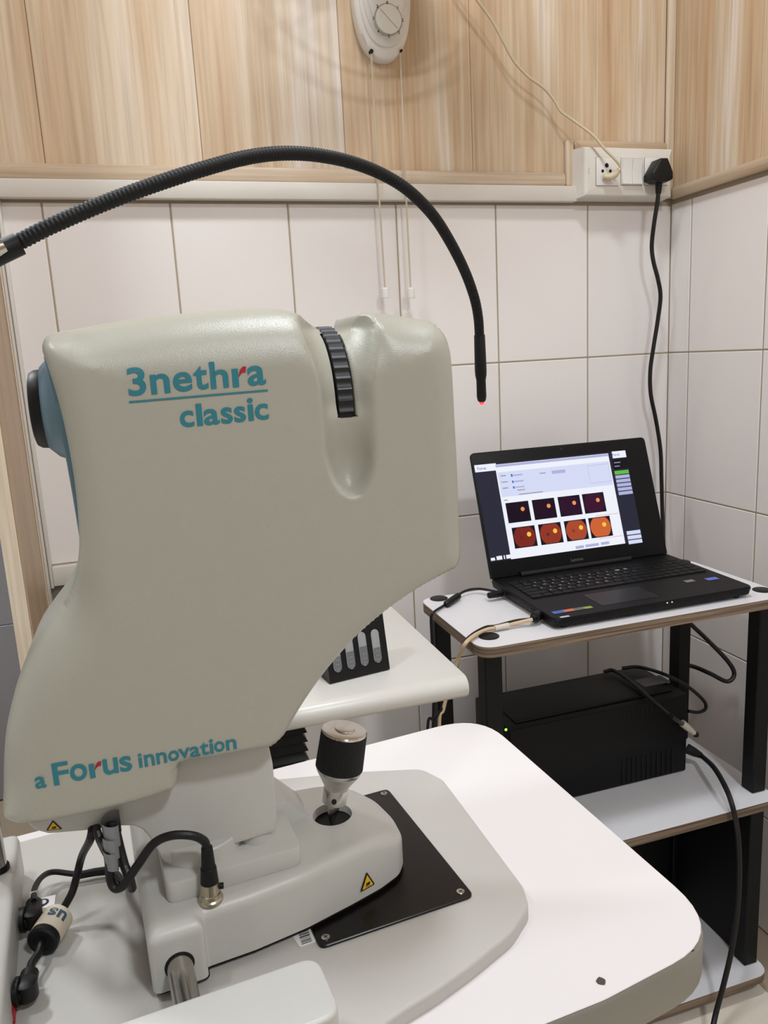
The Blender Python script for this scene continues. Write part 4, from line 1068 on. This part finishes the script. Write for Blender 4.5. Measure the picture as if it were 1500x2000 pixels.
# from here on: everything the display shows, drawn flat on it (a = across, c = up)
SP = [(0.0, .128, .905, 1.0)]
scr_parent = lidp
def on(name, rects, l, material): return spart(name, rects, l, material, lidp)
on('header_band', [(0, .135, .925, 1.0), (.905, 1, .925, 1.0)], 1, S_WHITE)
on('window_page', [(.128, .878, .0, .985)], 2, S_WHITE)
on('page_form', [(.136, .87, .64, .90)], 3, S_PALE)
on('title_line', [(.13, .876, .955, .98)], 3, S_LILAC)
on('side_column', [(.895, 1.0, .80, .915)], 2, S_BLK)
on('green_button', [(.897, .995, .745, .785)], 3, S_GREEN)
on('side_button', [(.897, .995, .70 - .045 * k, .735 - .045 * k) for k in range(5)], 3, S_LILAC)
on('lower_button', [(.90, .995, .085 - .05 * k, .125 - .05 * k) for k in range(3)], 3, S_PALE)
on('start_icon', [(.004, .03, .012, .04), (.04, .075, .012, .05), (.085, .092, .012, .05), (.10, .135, .012, .05)], 3, S_WHITE)
on('side_text', [(.905, .95, .87, .88), (.905, .94, .83, .84)], 4, S_GREY)
on('blank_preview', [(.72, .722, .68, .875), (.865, .867, .68, .875), (.72, .867, .68, .684), (.72, .867, .871, .875)], 4, S_LILAC)
on('slider_label', [(.15, .185, .855, .866), (.148, .19, .79, .80), (.15, .185, .725, .736), (.40, .44, .84, .85), (.24, .29, .69, .70), (.245, .40, .645, .655), (.145, .17, .60, .61)], 4, S_GREY)
on('slider_knob', [(.216, .226, .84, .87), (.216, .226, .775, .80), (.216, .226, .715, .74)], 4, S_BLUE)
on('slider_track', [(.228, .29, .845, .862), (.228, .29, .78, .796), (.228, .29, .72, .734)], 4, S_LILAC)
on('drop_down', [(.48, .57, .825, .86)], 4, S_LILAC)
on('page_button', [(.545, .60, .012, .042), (.61, .70, .016, .044), (.715, .77, .018, .046)], 4, S_LILAC)
on('red_frame', [(.708, .868, .085, .088), (.712, .868, .327, .330)], 4, S_RED)
def textrow(w_, a, c, hgt, l, material):
    t = MB(); p0 = S(a, c, l); uxx = S(a + .1, c, l) - p0; uxx /= np.linalg.norm(uxx); put_word(t, w_, p0, uxx, ul_, hgt, bold=.01); obj('header_text', t, material, lidp)
textrow('Forus', .016, .945, .0055, 3, S_BLUE); textrow('Forus', .905, .95, .005, 3, S_BLUE)
cols = [.150, .318, .486, .648]; tw_ = .145
for r_ in range(2):
    for c_ in range(4):
        a0 = cols[c_] + (.0 if r_ == 0 else .012); a1 = a0 + tw_; c0, c1 = (.365, .575) if r_ == 0 else (.100, .315)
        fr = on('scan_thumbnail', [(a0, a1, c0, c1)], 5, S_BLK)
        k = r_ * 4 + c_; asp = ((sv1 - sv0) * LH) / ((su1 - su0) * (LX1 - LX0))
        t = MB(); cxx, cyy, rx = (a0 + a1) / 2, (c0 + c1) / 2, tw_ * .47; P_ = []
        for q in range(40):
            th = 2 * math.pi * q / 40; yv = max(-.46, min(.46, math.sin(th) * (rx / asp) / (c1 - c0)))
            P_.append((cxx + rx * math.cos(th), cyy + yv * (c1 - c0)))
        t.add([S(a, c, 6) for a, c in P_], [tuple(range(40))]); obj('fundus_disc', t, S_TH[k], fr.parent)
        def blob(cx2, cy2, r2, l, material, nm):
            t = MB(); t.add([S(cx2 + r2 * math.cos(2 * math.pi * q / 20), cy2 + r2 / asp * math.sin(2 * math.pi * q / 20), l) for q in range(20)], [tuple(range(20))]); obj(nm, t, material, lidp)
        ox = [.70, .70, .70, .68, .70, .70, .72, .68][k]
        blob(a0 + tw_ * ox, c0 + (c1 - c0) * (.62 if r_ == 0 else .60), .0125 + .0012 * r_, 7, S_DISCD if r_ == 0 else S_DISC, 'optic_disc')
        if r_ == 1 and c_ < 3: blob(a0 + tw_ * .36, c0 + (c1 - c0) * .48, .010, 7, S_MAC if c_ < 2 else S_TH[5], 'macula')
t = MB(); p0 = lid(.44, .045, .0005); put_word(t, 'Lenovo', p0, np.array([1, 0, 0]), ul_, .0062, bold=.01); obj('lid_lettering', t, mat('dull_silver_print', (92, 90, 92), .4), lidp)
t = MB(); lathe(t, [(0, .0022), (.0003, .0022)], lid(.5, .965, .0002), nl_, 14); obj('webcam', t, mat('webcam_glass', (38, 38, 44), .2), lidp)

# ================================================================== UPS ON THE MIDDLE SHELF
Z2 = ZS[1][1]
U0, U1, V0, V1 = .545, hz(1342, 1507, Z2)[0], hz(1110, 1562, Z2)[1], 1.262
UH = hy(1030, 1421, V0)[2]
UPSM = mat('ups_black', (4, 4, 4), 0.5, spec=.25)
ups = thing('power_backup', 'black power backup box with green light on the middle shelf', 'power backup', ((U0 + U1) / 2, (V0 + V1) / 2, Z2 + .0005))
t = MB(); box(t, (U0, V0, Z2 + .0005), (U1, V1, UH), .004, 2); obj('case', t, UPSM, ups)
t = MB(); box(t, (U0 + .02, V0 + .02, UH - .001), (U1 - .02, V1 - .02, UH + .004), .003, 2); obj('lid', t, UPSM, ups)
for k in range(11):
    p = hy(1216 + k * 9.6, 1500, V0); t = MB(); zt_ = hy(1216 + k * 9.6, 1484 - k * 2.2, V0)[2]; zb_ = hy(1216 + k * 9.6, 1532 - k * 2.2, V0)[2]
    box(t, (p[0] - .0016, V0 - .0009, zb_), (p[0] + .0016, V0 + .001, zt_), .0003, 1); obj('vent_rib', t, LEGM, ups)
for k in range(9):
    p = hy(1226 + k * 9.0, 1388, V0); t = MB(); box(t, (p[0] - .0014, V0 - .0008, UH - .022), (p[0] + .0014, V0 + .001, UH - .008), .0003, 1); obj('vent_rib', t, LEGM, ups)
p = hy(988, 1425, V0); t = MB(); lathe(t, [(0, .0024), (.001, .0022), (.0016, .001)], (p[0], V0, p[2]), (0, -1, 0), 12); obj('green_light', t, LEDG, ups)
c = hz(1270, 1328, UH + .0045); t = MB(); box(t, (c[0] - .028, c[1] - .022, UH + .0035), (c[0] + .03, c[1] + .012, UH + .0046), .0002, 1); obj('paper_label', t, mat('dull_label', (84, 82, 84), .6), ups)

# ================================================================== SWITCH BOX WITH SOCKETS
yb = YW - .042
mat('ivory_gap_shade', (104, 96, 86), .6)  # shade tone for the edges of the modules
bx = [hy(1143, 300, yb)[0], hy(1313, 300, yb)[0]]; bz = [hy(1230, 383, yb)[2], hy(1230, 289, yb)[2]]
bx[1] = min(bx[1], XW - .006)
sw = thing('switch_box', 'ivory surface switch box in the wall corner above the tiles', 'switch box', ((bx[0] + bx[1]) / 2, YW - .005, bz[0]))
t = MB(); b = bmesh.new(); ins = .016
def ringb(x0, x1, z0, z1, y): return [b.verts.new(q) for q in ((x0, y, z0), (x1, y, z0), (x1, y, z1), (x0, y, z1))]
r0 = ringb(bx[0] - .014, bx[1], bz[0] - .004, bz[1] + .002, YW - .0045); r1 = ringb(bx[0] - .002, bx[1], bz[0], bz[1], yb + .002); r1b = ringb(bx[0], bx[1] - .002, bz[0] + .002, bz[1] - .002, yb)
r2 = ringb(bx[0] + ins * .7, bx[1] - ins * .6, bz[0] + ins, bz[1] - ins, yb - .004)
for q0_, q1_ in ((r0, r1), (r1, r1b), (r1b, r2)):
    for i in range(4): b.faces.new((q0_[i], q0_[(i + 1) % 4], q1_[(i + 1) % 4], q1_[i]))
b.faces.new(r2); b.faces.new(r0[::-1]); fix_normals(b); t.bm(b); obj('box', t, IVORY, sw, sharp=20)
ym = yb - .0042
def mod(pa, pb, d=.0022):
    a = hy(*pa, ym); c = hy(*pb, ym); return (min(a[0], c[0]), max(a[0], c[0]), min(a[2], c[2]), max(a[2], c[2]), d)
def modp(nm, m_, material=WPLAST, parent=sw):
    t = MB(); box(t, (m_[0], ym - m_[4], m_[2]), (m_[1], ym + .001, m_[3]), .0008, 2); return obj(nm, t, material, parent)
for pa_, pb_ in (((1164, 307), (1207, 363)), ((1213, 309), (1253, 362)), ((1259, 308), (1303, 362))):
    m_ = mod(pa_, pb_, .0004); modp('module_shadow_line', (m_[0] - .0007, m_[1] + .0007, m_[2] - .0007, m_[3] + .0007, .0004), MATS['ivory_gap_shade'])  # darker frame behind each module paints a shadow line round it
so1 = modp('socket', mod((1164, 307), (1207, 363)))
for px, py, r_ in ((1185, 323, .0042), (1177, 334, .0030), (1192, 334, .0030)):
    p = hy(px, py, ym - .0022); t = MB(); lathe(t, [(0, r_), (.0004, r_)], (p[0], ym - .0022, p[2]), (0, -1, 0), 18); obj('pin_hole', t, HOLE, so1)
m_ = mod((1213, 309), (1253, 362), .002); rim = modp('switch_frame', m_, IVORY)
xm = (m_[0] + m_[1]) / 2
for x0, x1 in ((m_[0] + .0015, xm - .0004), (xm + .0004, m_[1] - .0015)):
    t = MB(); bb = bmesh.new(); zz0, zz1 = m_[2] + .0015, m_[3] - .0015; zm = (zz0 + zz1) / 2
    prism(t, [(ym - .0015, zz0), (ym - .0055, zz0), (ym - .0032, zm), (ym - .0062, zz1), (ym - .0015, zz1)], x0, x1, 'X', bev=.0004, seg=1); bb.free(); obj('rocker_switch', t, WPLAST, sw, sharp=20)
so2 = modp('socket', mod((1259, 308), (1303, 362)))
t = MB(); p = hy(1152.5, 334, ym + .001)
for q in range(2):
    vs = []; fs = []
    for k in range(13):
        th = math.pi * (k / 12) + (math.pi / 2 if q else -math.pi / 2)
        for r_ in (.0030, .0035): vs.append((p[0] + r_ * math.cos(th), yb - .0032, p[2] + r_ * math.sin(th) * 1.4 + (0.0)))
    for k in range(12): fs.append((2 * k, 2 * k + 2, 2 * k + 3, 2 * k + 1))
    t.add(vs, fs)
obj('screw_cover', t, mat('ivory_shadow', (176, 168, 158), .5), sw)
t = MB(); p = hy(1306, 333, yb - .001); box(t, (p[0] - .0005, yb - .004, p[2] - .004), (p[0] + .0005, yb - .0015, p[2] + .004)); obj('screw_cover', t, IVORY, sw)

# black plug and mains lead
yp = ym - .0022
pc = thing('black_power_cord', 'black mains lead plugged into the right socket and hanging down the corner', 'power cord', tuple(hy(1288, 340, yp)))
ppoly = [hy(px, py, yp - .02) for px, py in ((1284, 311), (1298, 311), (1308, 338), (1308, 352), (1298, 357), (1280, 357), (1268, 352), (1268, 340))]
cxp = np.mean([p[0] for p in ppoly]); czp = np.mean([p[2] for p in ppoly])
t = MB(); prism(t, fillet([(p[0], p[2]) for p in ppoly], .004, 4), yp - .032, yp - .0002, 'Y', bev=.004, seg=3); obj('plug', t, BLACK, pc)
cpts = [hy(1287, 355, yp - .016), hy(1286, 372, yp - .016), hy(1284, 395, yp - .014), hy(1277, 440, yp - .008), hy(1273, 480, yp), hy(1276, 510, yp), hy(1285, 545, yp), hy(1290, 580, yp + .004), hy(1284, 630, yp + .01), hy(1276, 680, yp + .012), hy(1270, 725, yp + .014), hy(1271, 770, yp + .014), hy(1281, 820, yp + .016), hy(1290, 880, yp + .016), hy(1292, 940, yp + .014), hy(1294, 1010, yp + .01), hy(1298, 1085, yp - .01), hy(1312, 1160, 1.35), hy(1342, 1210, 1.29), hy(1382, 1250, 1.235), hy(1422, 1292, 1.20), hy(1434, 1317, 1.19), hy(1420, 1331, 1.19), hy(1388, 1316, 1.205), hy(1355, 1302, 1.235), hy(1330, 1298, 1.27)]
lead('cord', cpts, .0044, CABLE, pc, k=6)
t = MB(); tube(t, [hy(1287, 352, yp - .016), hy(1286.5, 362, yp - .016), hy(1285.8, 378, yp - .015)], [.0072, .0066, .0054], 14); obj('strain_relief', t, BLACK, pc)

# cream plug and cable
wc = thing('cream_cable', 'cream cable running down the timber panels into the left socket', 'cable', tuple(hy(1195, 345, yp)))
t = MB(); tube(t, [hy(1178, 345, yp - .006), hy(1192, 346, yp - .010), hy(1203, 340, yp - .016), hy(1211, 330, yp - .020)], [.0045, .0068, .0062, .0038], 14); obj('plug', t, CORDW, wc)
for zz_ in range(4):
    t = MB(); a = hy(1201 + 2.4 * zz_, 341 - 3 * zz_, yp - .015 - .0015 * zz_); lathe(t, [(0, .0064 - .0006 * zz_), (.001, .0064 - .0006 * zz_)], a, hy(1211, 330, yp - .02) - hy(1203, 340, yp - .016), 14); obj('grip_ring', t, CORDW, wc)
cpts = [hy(1211, 330, yp - .020), hy(1210, 322, yp - .022), hy(1198, 308, yp - .022), hy(1180, 290, yp - .018), hy(1160, 266, yp - .01), hy(1140, 250, yp), hy(1115, 232, yp + .01), hy(1095, 217, yp + .014), hy(1083, 197, yp + .016), hy(1062, 172, yp + .016), hy(1030, 148, yp + .016), hy(1003, 118, yp + .014), hy(985, 85, yp + .012), hy(962, 42, yp + .01), hy(928, -5, yp + .01), hy(890, -60, yp + .01), hy(860, -120, yp + .02)]
lead('cable', cpts, .0026, CORDW, wc, k=6)

# ================================================================== WALL FAN CONTROL WITH PULL CORDS
RX, RZ0 = hy(751, 118, YW - .02)[0], hy(745, 119, YW - .02)[2]
RWd = (hy(802, 20, YW - .02)[0] - hy(690, 20, YW - .02)[0]) / 2
RHt = .118; RCZ = RZ0 + RHt
fan = thing('wall_fan', 'white wall fan base with round speed dial and two pull cords', 'wall fan', (RX, YW - .004, RZ0))
def ov(s, dz=0, n=56, p=2.35):
    P_ = []
    for k in range(n):
        th = 2 * math.pi * k / n; c, s_ = math.cos(th), math.sin(th)
        P_.append((RX + RWd * s * math.copysign(abs(c) ** (2 / p), c), RCZ + dz + (RHt * s) * math.copysign(abs(s_) ** (2 / p), s_)))
    return P_
t = MB(); b = bmesh.new(); rings = []
steps = [(1.0, 0, -.0045), (1.0, 0, -.022), (.97, .0, -.027), (.88, .003, -.030), (.865, .003, -.0335), (.84, .004, -.0345), (.79, .006, -.0355), (.775, .006, -.039), (.75, .007, -.040), (.70, .010, -.041), (.685, .010, -.0445), (.66, .011, -.0455), (.56, .014, -.0465)]
for s_, dz, dy in steps: rings.append([b.verts.new((x, YW + dy, z)) for x, z in ov(s_, dz)])
for r0, r1 in zip(rings[:-1], rings[1:]):
    for i in range(len(r0)): b.faces.new((r0[i], r0[(i + 1) % len(r0)], r1[(i + 1) % len(r1)], r1[i]))
b.faces.new(rings[0][::-1]); b.faces.new(rings[-1]); fix_normals(b); t.bm(b); fbase = obj('control_base', t, WPLAST, fan, sharp=45)
yd = YW - .0466
dc = hy(758.5, 38, yd); DR = .0245
t = MB(); lathe(t, [(0, DR + .0012), (.0003, DR + .0012)], (dc[0], yd, dc[2]), (0, -1, 0), 40); obj('dial_groove', t, MATS['ivory_shadow'], fan)
t = MB(); lathe(t, [(0, DR - .0010), (.0022, DR - .0012), (.0028, DR - .0022), (.0029, .005)], (dc[0], yd, dc[2]), (0, -1, 0), 40); dial = obj('speed_dial', t, WPLAST, fan)
t = MB(); d_ = np.array([.72, 0, -.69]); n_ = np.array([.69, 0, .72]); c = np.array([dc[0], yd - .0031, dc[2]])
t.add([c + d_ * .021 + n_ * .0006, c - d_ * .021 + n_ * .0006, c - d_ * .021 - n_ * .0006, c + d_ * .021 - n_ * .0006], [(0, 1, 2, 3)]); obj('pointer_line', t, MATS['ivory_shadow'], dial)
t = MB()
for ch, px, py in (('0', 756.5, 7), ('1', 777, 16), ('2', 785, 39), ('3', 778, 62), ('5', 760, 69), ('4', 740, 60), ('3', 731, 36), ('2', 738.5, 14)):
    p = hy(px, py, yd - .0004); p = np.array([dc[0], 0, dc[2]]) + (p - np.array([dc[0], p[1], dc[2]])) * 1.06; put_word(t, ch, (p[0] - .0018, yd - .0007, p[2] - .0026), np.array([1, 0, 0]), np.array([0, 0, 1]), .0052, bold=.02)
obj('dial_numerals', t, INK, fan)
t = MB(); a = hy(707, 66, YW - .028); c = hy(716, 88, YW - .028); dd = _n(c - a); nn = np.array([dd[2], 0, -dd[0]])
t.add([a + nn * .0008 + [0, -.0015, 0], c + nn * .0008 + [0, -.0015, 0], c - nn * .0008 + [0, -.0015, 0], a - nn * .0008 + [0, -.0015, 0]], [(0, 1, 2, 3)]); obj('slot_mark', t, MATS['ivory_shadow'], fan)
t = MB(); p = hy(724, 102, YW - .024); lathe(t, [(0, .0034), (.008, .0034)], (p[0], YW - .030, p[2]), (0, 1, 0), 14); obj('cord_hole', t, HOLE, fan)
t = MB(); p2_ = hy(782, 101, YW - .024); lathe(t, [(0, .0022), (.008, .0022)], (p2_[0], YW - .030, p2_[2]), (0, 1, 0), 14); obj('cord_hole', t, HOLE, fan)
for a, mid, e_ in (((725, 105), (737, 330), (752, 562)), ((782, 103), (790, 320), (802, 562))):
    yc = YW - .028
    P_ = [hy(*a, YW - .026), hy(*mid, yc), hy(*e_, yc)]
    t = MB(); tube(t, [P_[0], P_[1], P_[2]], .0017, 8); pcd = obj('pull_cord', t, mat('cord_%d' % a[0], (200, 186, 164), .7), fan)
    q = P_[2]; t = MB(); lathe(t, [(0, .0040), (.002, .0068), (.017, .0080), (.0185, .0078)], q, (0, 0, -1), 20); obj('cord_bell', t, WPLAST, pcd)
# the fan head above the frame (its guard throws the soft grey bands on the panels)
FC = np.array([RX, YW - .24, RCZ + .13]); fax = _n([-.05, -1, -.25]); fu = _n(np.cross(fax, (0, 0, 1))); fv = np.cross(fu, fax)
t = MB(); tube(t, [np.array([RX, YW - .03, RCZ + .06]), np.array([RX, YW - .06, RCZ + .12]), FC + fax * -.06], .018, 14); obj('fan_arm', t, WPLAST, fan)
t = MB(); lathe(t, [(-.10, .03), (-.09, .05), (-.02, .055), (0, .04)], FC, fax, 28); obj('motor', t, WPLAST, fan)
for q in range(3):
    t = MB(); vs = []; fs = []
    for i in range(9):
        r_ = .04 + .13 * i / 8; wdt = .75 * math.sin(math.pi * (.2 + .75 * i / 8)) + .15
        for j in range(7):
            th = q * 2 * math.pi / 3 + (j / 6 - .5) * wdt * 2; vs.append(FC + fax * (.03 + .022 * (j / 6 - .5)) + r_ * (math.cos(th) * fu + math.sin(th) * fv))
    for i in range(8):
        for j in range(6): fs.append((i * 7 + j, i * 7 + j + 1, (i + 1) * 7 + j + 1, (i + 1) * 7 + j))
    t.add(vs, fs); ob_ = obj('blade', t, WPLAST, fan)
t = MB()
for rg, dd_ in ((.20, 0), (.20, .06), (.12, .075), (.05, .085)):
    P_ = [FC + fax * (.0 + dd_) + rg * (math.cos(2 * math.pi * k / 48) * fu + math.sin(2 * math.pi * k / 48) * fv) for k in range(49)]; tube(t, P_, .0035 if rg > .19 else .002, 6)
for k in range(24):
    th = 2 * math.pi * k / 24; d_ = math.cos(th) * fu + math.sin(th) * fv; tube(t, [FC + fax * .088 + d_ * .03, FC + fax * .075 + d_ * .12, FC + fax * .06 + d_ * .2, FC + d_ * .2, FC - fax * .03 + d_ * .1], .0016, 5)
obj('guard', t, WPLAST, fan)

# ================================================================== LEADS ON THE RACK
t1 = thing('laptop_charger_lead', 'thin black charger lead with ferrite bead crossing the rack top to the laptop', 'cable', tuple(hz(880, 1170, ZR)))
lead('lead', [np.array((LX0 - .001, LY1 - .05, ZR + .012)), hz(935, 1150, ZR + .010), hz(905, 1156, ZR + .009), hz(884, 1172, ZR + .0075), hz(865, 1184, ZR + .004), hz(848, 1195, ZR + .004), hz(842, 1206, ZR - .004), hz(843, 1240, ZR - .04), hy(846, 1280, 1.17), hy(846, 1400, 1.17), hy(846, 1400, 1.17) * np.array([.95, 1, .5]), np.array([.385, 1.15, .006]), np.array([.33, 1.22, .005])], .0023, CABLE, t1)
P0, P1 = hz(895, 1164, ZR + .0078), hz(872, 1180, ZR + .0062); a_ = P1 - P0; l_ = np.linalg.norm(a_)
t = MB(); lathe(t, [(-.003, .003), (0, .0062), (l_, .0062), (l_ + .003, .003)], P0, a_, 8); obj('ferrite_bead', t, BLACK, t1, sharp=20)
t = MB(); box(t, (LX0 - .030, LY1 - .056, ZR + .0065), (LX0 - .0006, LY1 - .046, ZR + .0165), .003, 2); obj('charger_plug', t, BLACK, t1)

t2 = thing('tan_usb_cable', 'tan and black cable pair hanging over the front left of the rack', 'cable', tuple(hz(985, 1225, ZR)))
pl0 = hz(1040, 1210, ZR + .012); pe = np.array((LX0 - .0006, LY0 + .048, ZR + .012))
t = MB(); d_ = pe - pl0; tube(t, [pl0, pl0 + d_ * .3, pl0 + d_ * .35, pe], [.0048, .0062, .0082, .0082], 12); obj('usb_plug', t, BLACK, t2)
lead('cable', [pl0, hz(1010, 1217, ZR + .008), hz(972, 1226, ZR + .006), hz(950, 1230, ZR + .006), hz(925, 1242, ZR + .006), hz(908, 1258, ZR + .002), hy(897, 1280, 1.03), hy(889, 1305, 1.04), hy(878, 1345, 1.05), hy(866, 1385, 1.05), hy(858, 1440, 1.05), hy(858, 1440, 1.05) * np.array([1, 1, .5]), np.array([.40, 1.06, .005]), np.array([.32, 1.10, .004])], .0030, CORDT, t2)
lead('cable', [pl0 + np.array([0, .003, 0]), hz(1008, 1212, ZR + .009), hz(970, 1222, ZR + .006), hz(948, 1225, ZR + .006), hz(922, 1239, ZR + .006), hz(906, 1256, ZR + .001), hy(896, 1284, 1.045), hy(890, 1310, 1.05), hy(872, 1370, 1.05), hy(850, 1405, 1.05), hy(835, 1440, 1.05), hy(835, 1440, 1.05) * np.array([1, 1, .5]), np.array([.36, 1.04, .004]), np.array([.28, 1.07, .003])], .0022, CABLE, t2)
P0, P1 = hz(993, 1221, ZR + .0072), hz(966, 1227, ZR + .0062); a_ = P1 - P0; l_ = np.linalg.norm(a_)
t = MB(); lathe(t, [(0, .0042), (l_, .0042)], P0, a_, 14); obj('clear_tape', t, mat('clear_tape', (214, 206, 190), .2), t2)

# loops of lead behind and over the power backup
t3 = thing('backup_output_lead', 'black lead looping over the power backup with a pale tipped plug', 'cable', tuple(hz(1300, 1400, UH + .005)))
lead('lead', [hz(1180, 1312, UH + .012), hz(1200, 1310, UH + .012), hz(1240, 1338, UH + .010), hz(1285, 1378, UH + .009), hz(1318, 1404, UH + .010), hy(1333, 1414, V0 - .009)], .0036, CABLE, t3)
p0_, p1_ = hy(1332, 1412, V0 - .010), hy(1356, 1432, V0 - .014)
t = MB(); tube(t, [p0_, p0_ + (p1_ - p0_) * .5, p1_], [.0068, .0062, .0045], 12); obj('pale_plug', t, mat('pale_plug', (198, 188, 172), .5), t3)
t = MB(); tube(t, [p1_, p1_ + (p1_ - p0_) * .12, p1_ + (p1_ - p0_) * .25], [.0045, .006, .004], 12); obj('plug_tip', t, BLACK, t3)
t4 = thing('backup_loop_lead', 'black lead looping from the power backup behind the back right leg', 'cable', tuple(hz(1250, 1310, UH + .005)))
lead('lead', [hz(1215, 1305, UH + .012), hz(1250, 1303, UH + .014), hz(1300, 1318, UH + .012), hy(1342, 1340, 1.185), hy(1374, 1368, 1.18), hy(1378, 1384, 1.175), hy(1364, 1391, 1.17), hy(1344, 1389, 1.165)], .0034, CABLE, t4)
# mains lead of the power backup, falling past the shelves to the floor
t5 = thing('backup_mains_lead', 'black mains lead hanging from the power backup past the shelves to the floor', 'power cord', tuple(hy(1350, 1460, V0)))
ux1 = U1 + .002
t = MB(); a_ = hy(1342, 1462, V0 + .01); a_[0] = max(a_[0], ux1); c_ = hy(1370, 1476, V0 - .005); tube(t, [a_, a_ + (c_ - a_) * .5, c_], [.010, .0085, .0055], 12); obj('plug', t, BLACK, t5)
yk = RY0 - .012
lead('cord', [c_, hy(1395, 1500, 1.05), hy(1418, 1540, .995), hy(1432, 1580, yk), hy(1441, 1630, yk), hy(1444, 1700, yk - .004), hy(1440, 1780, yk - .01), hy(1430, 1850, yk - .014), hy(1414, 1920, yk - .02), hy(1398, 1980, yk - .03), hy(1388, 2030, yk - .05)], .0046, CABLE, t5)

print('objects', len(bpy.data.objects), 'tris', sum(len(o.data.polygons) for o in bpy.data.objects if o.type == 'MESH'))
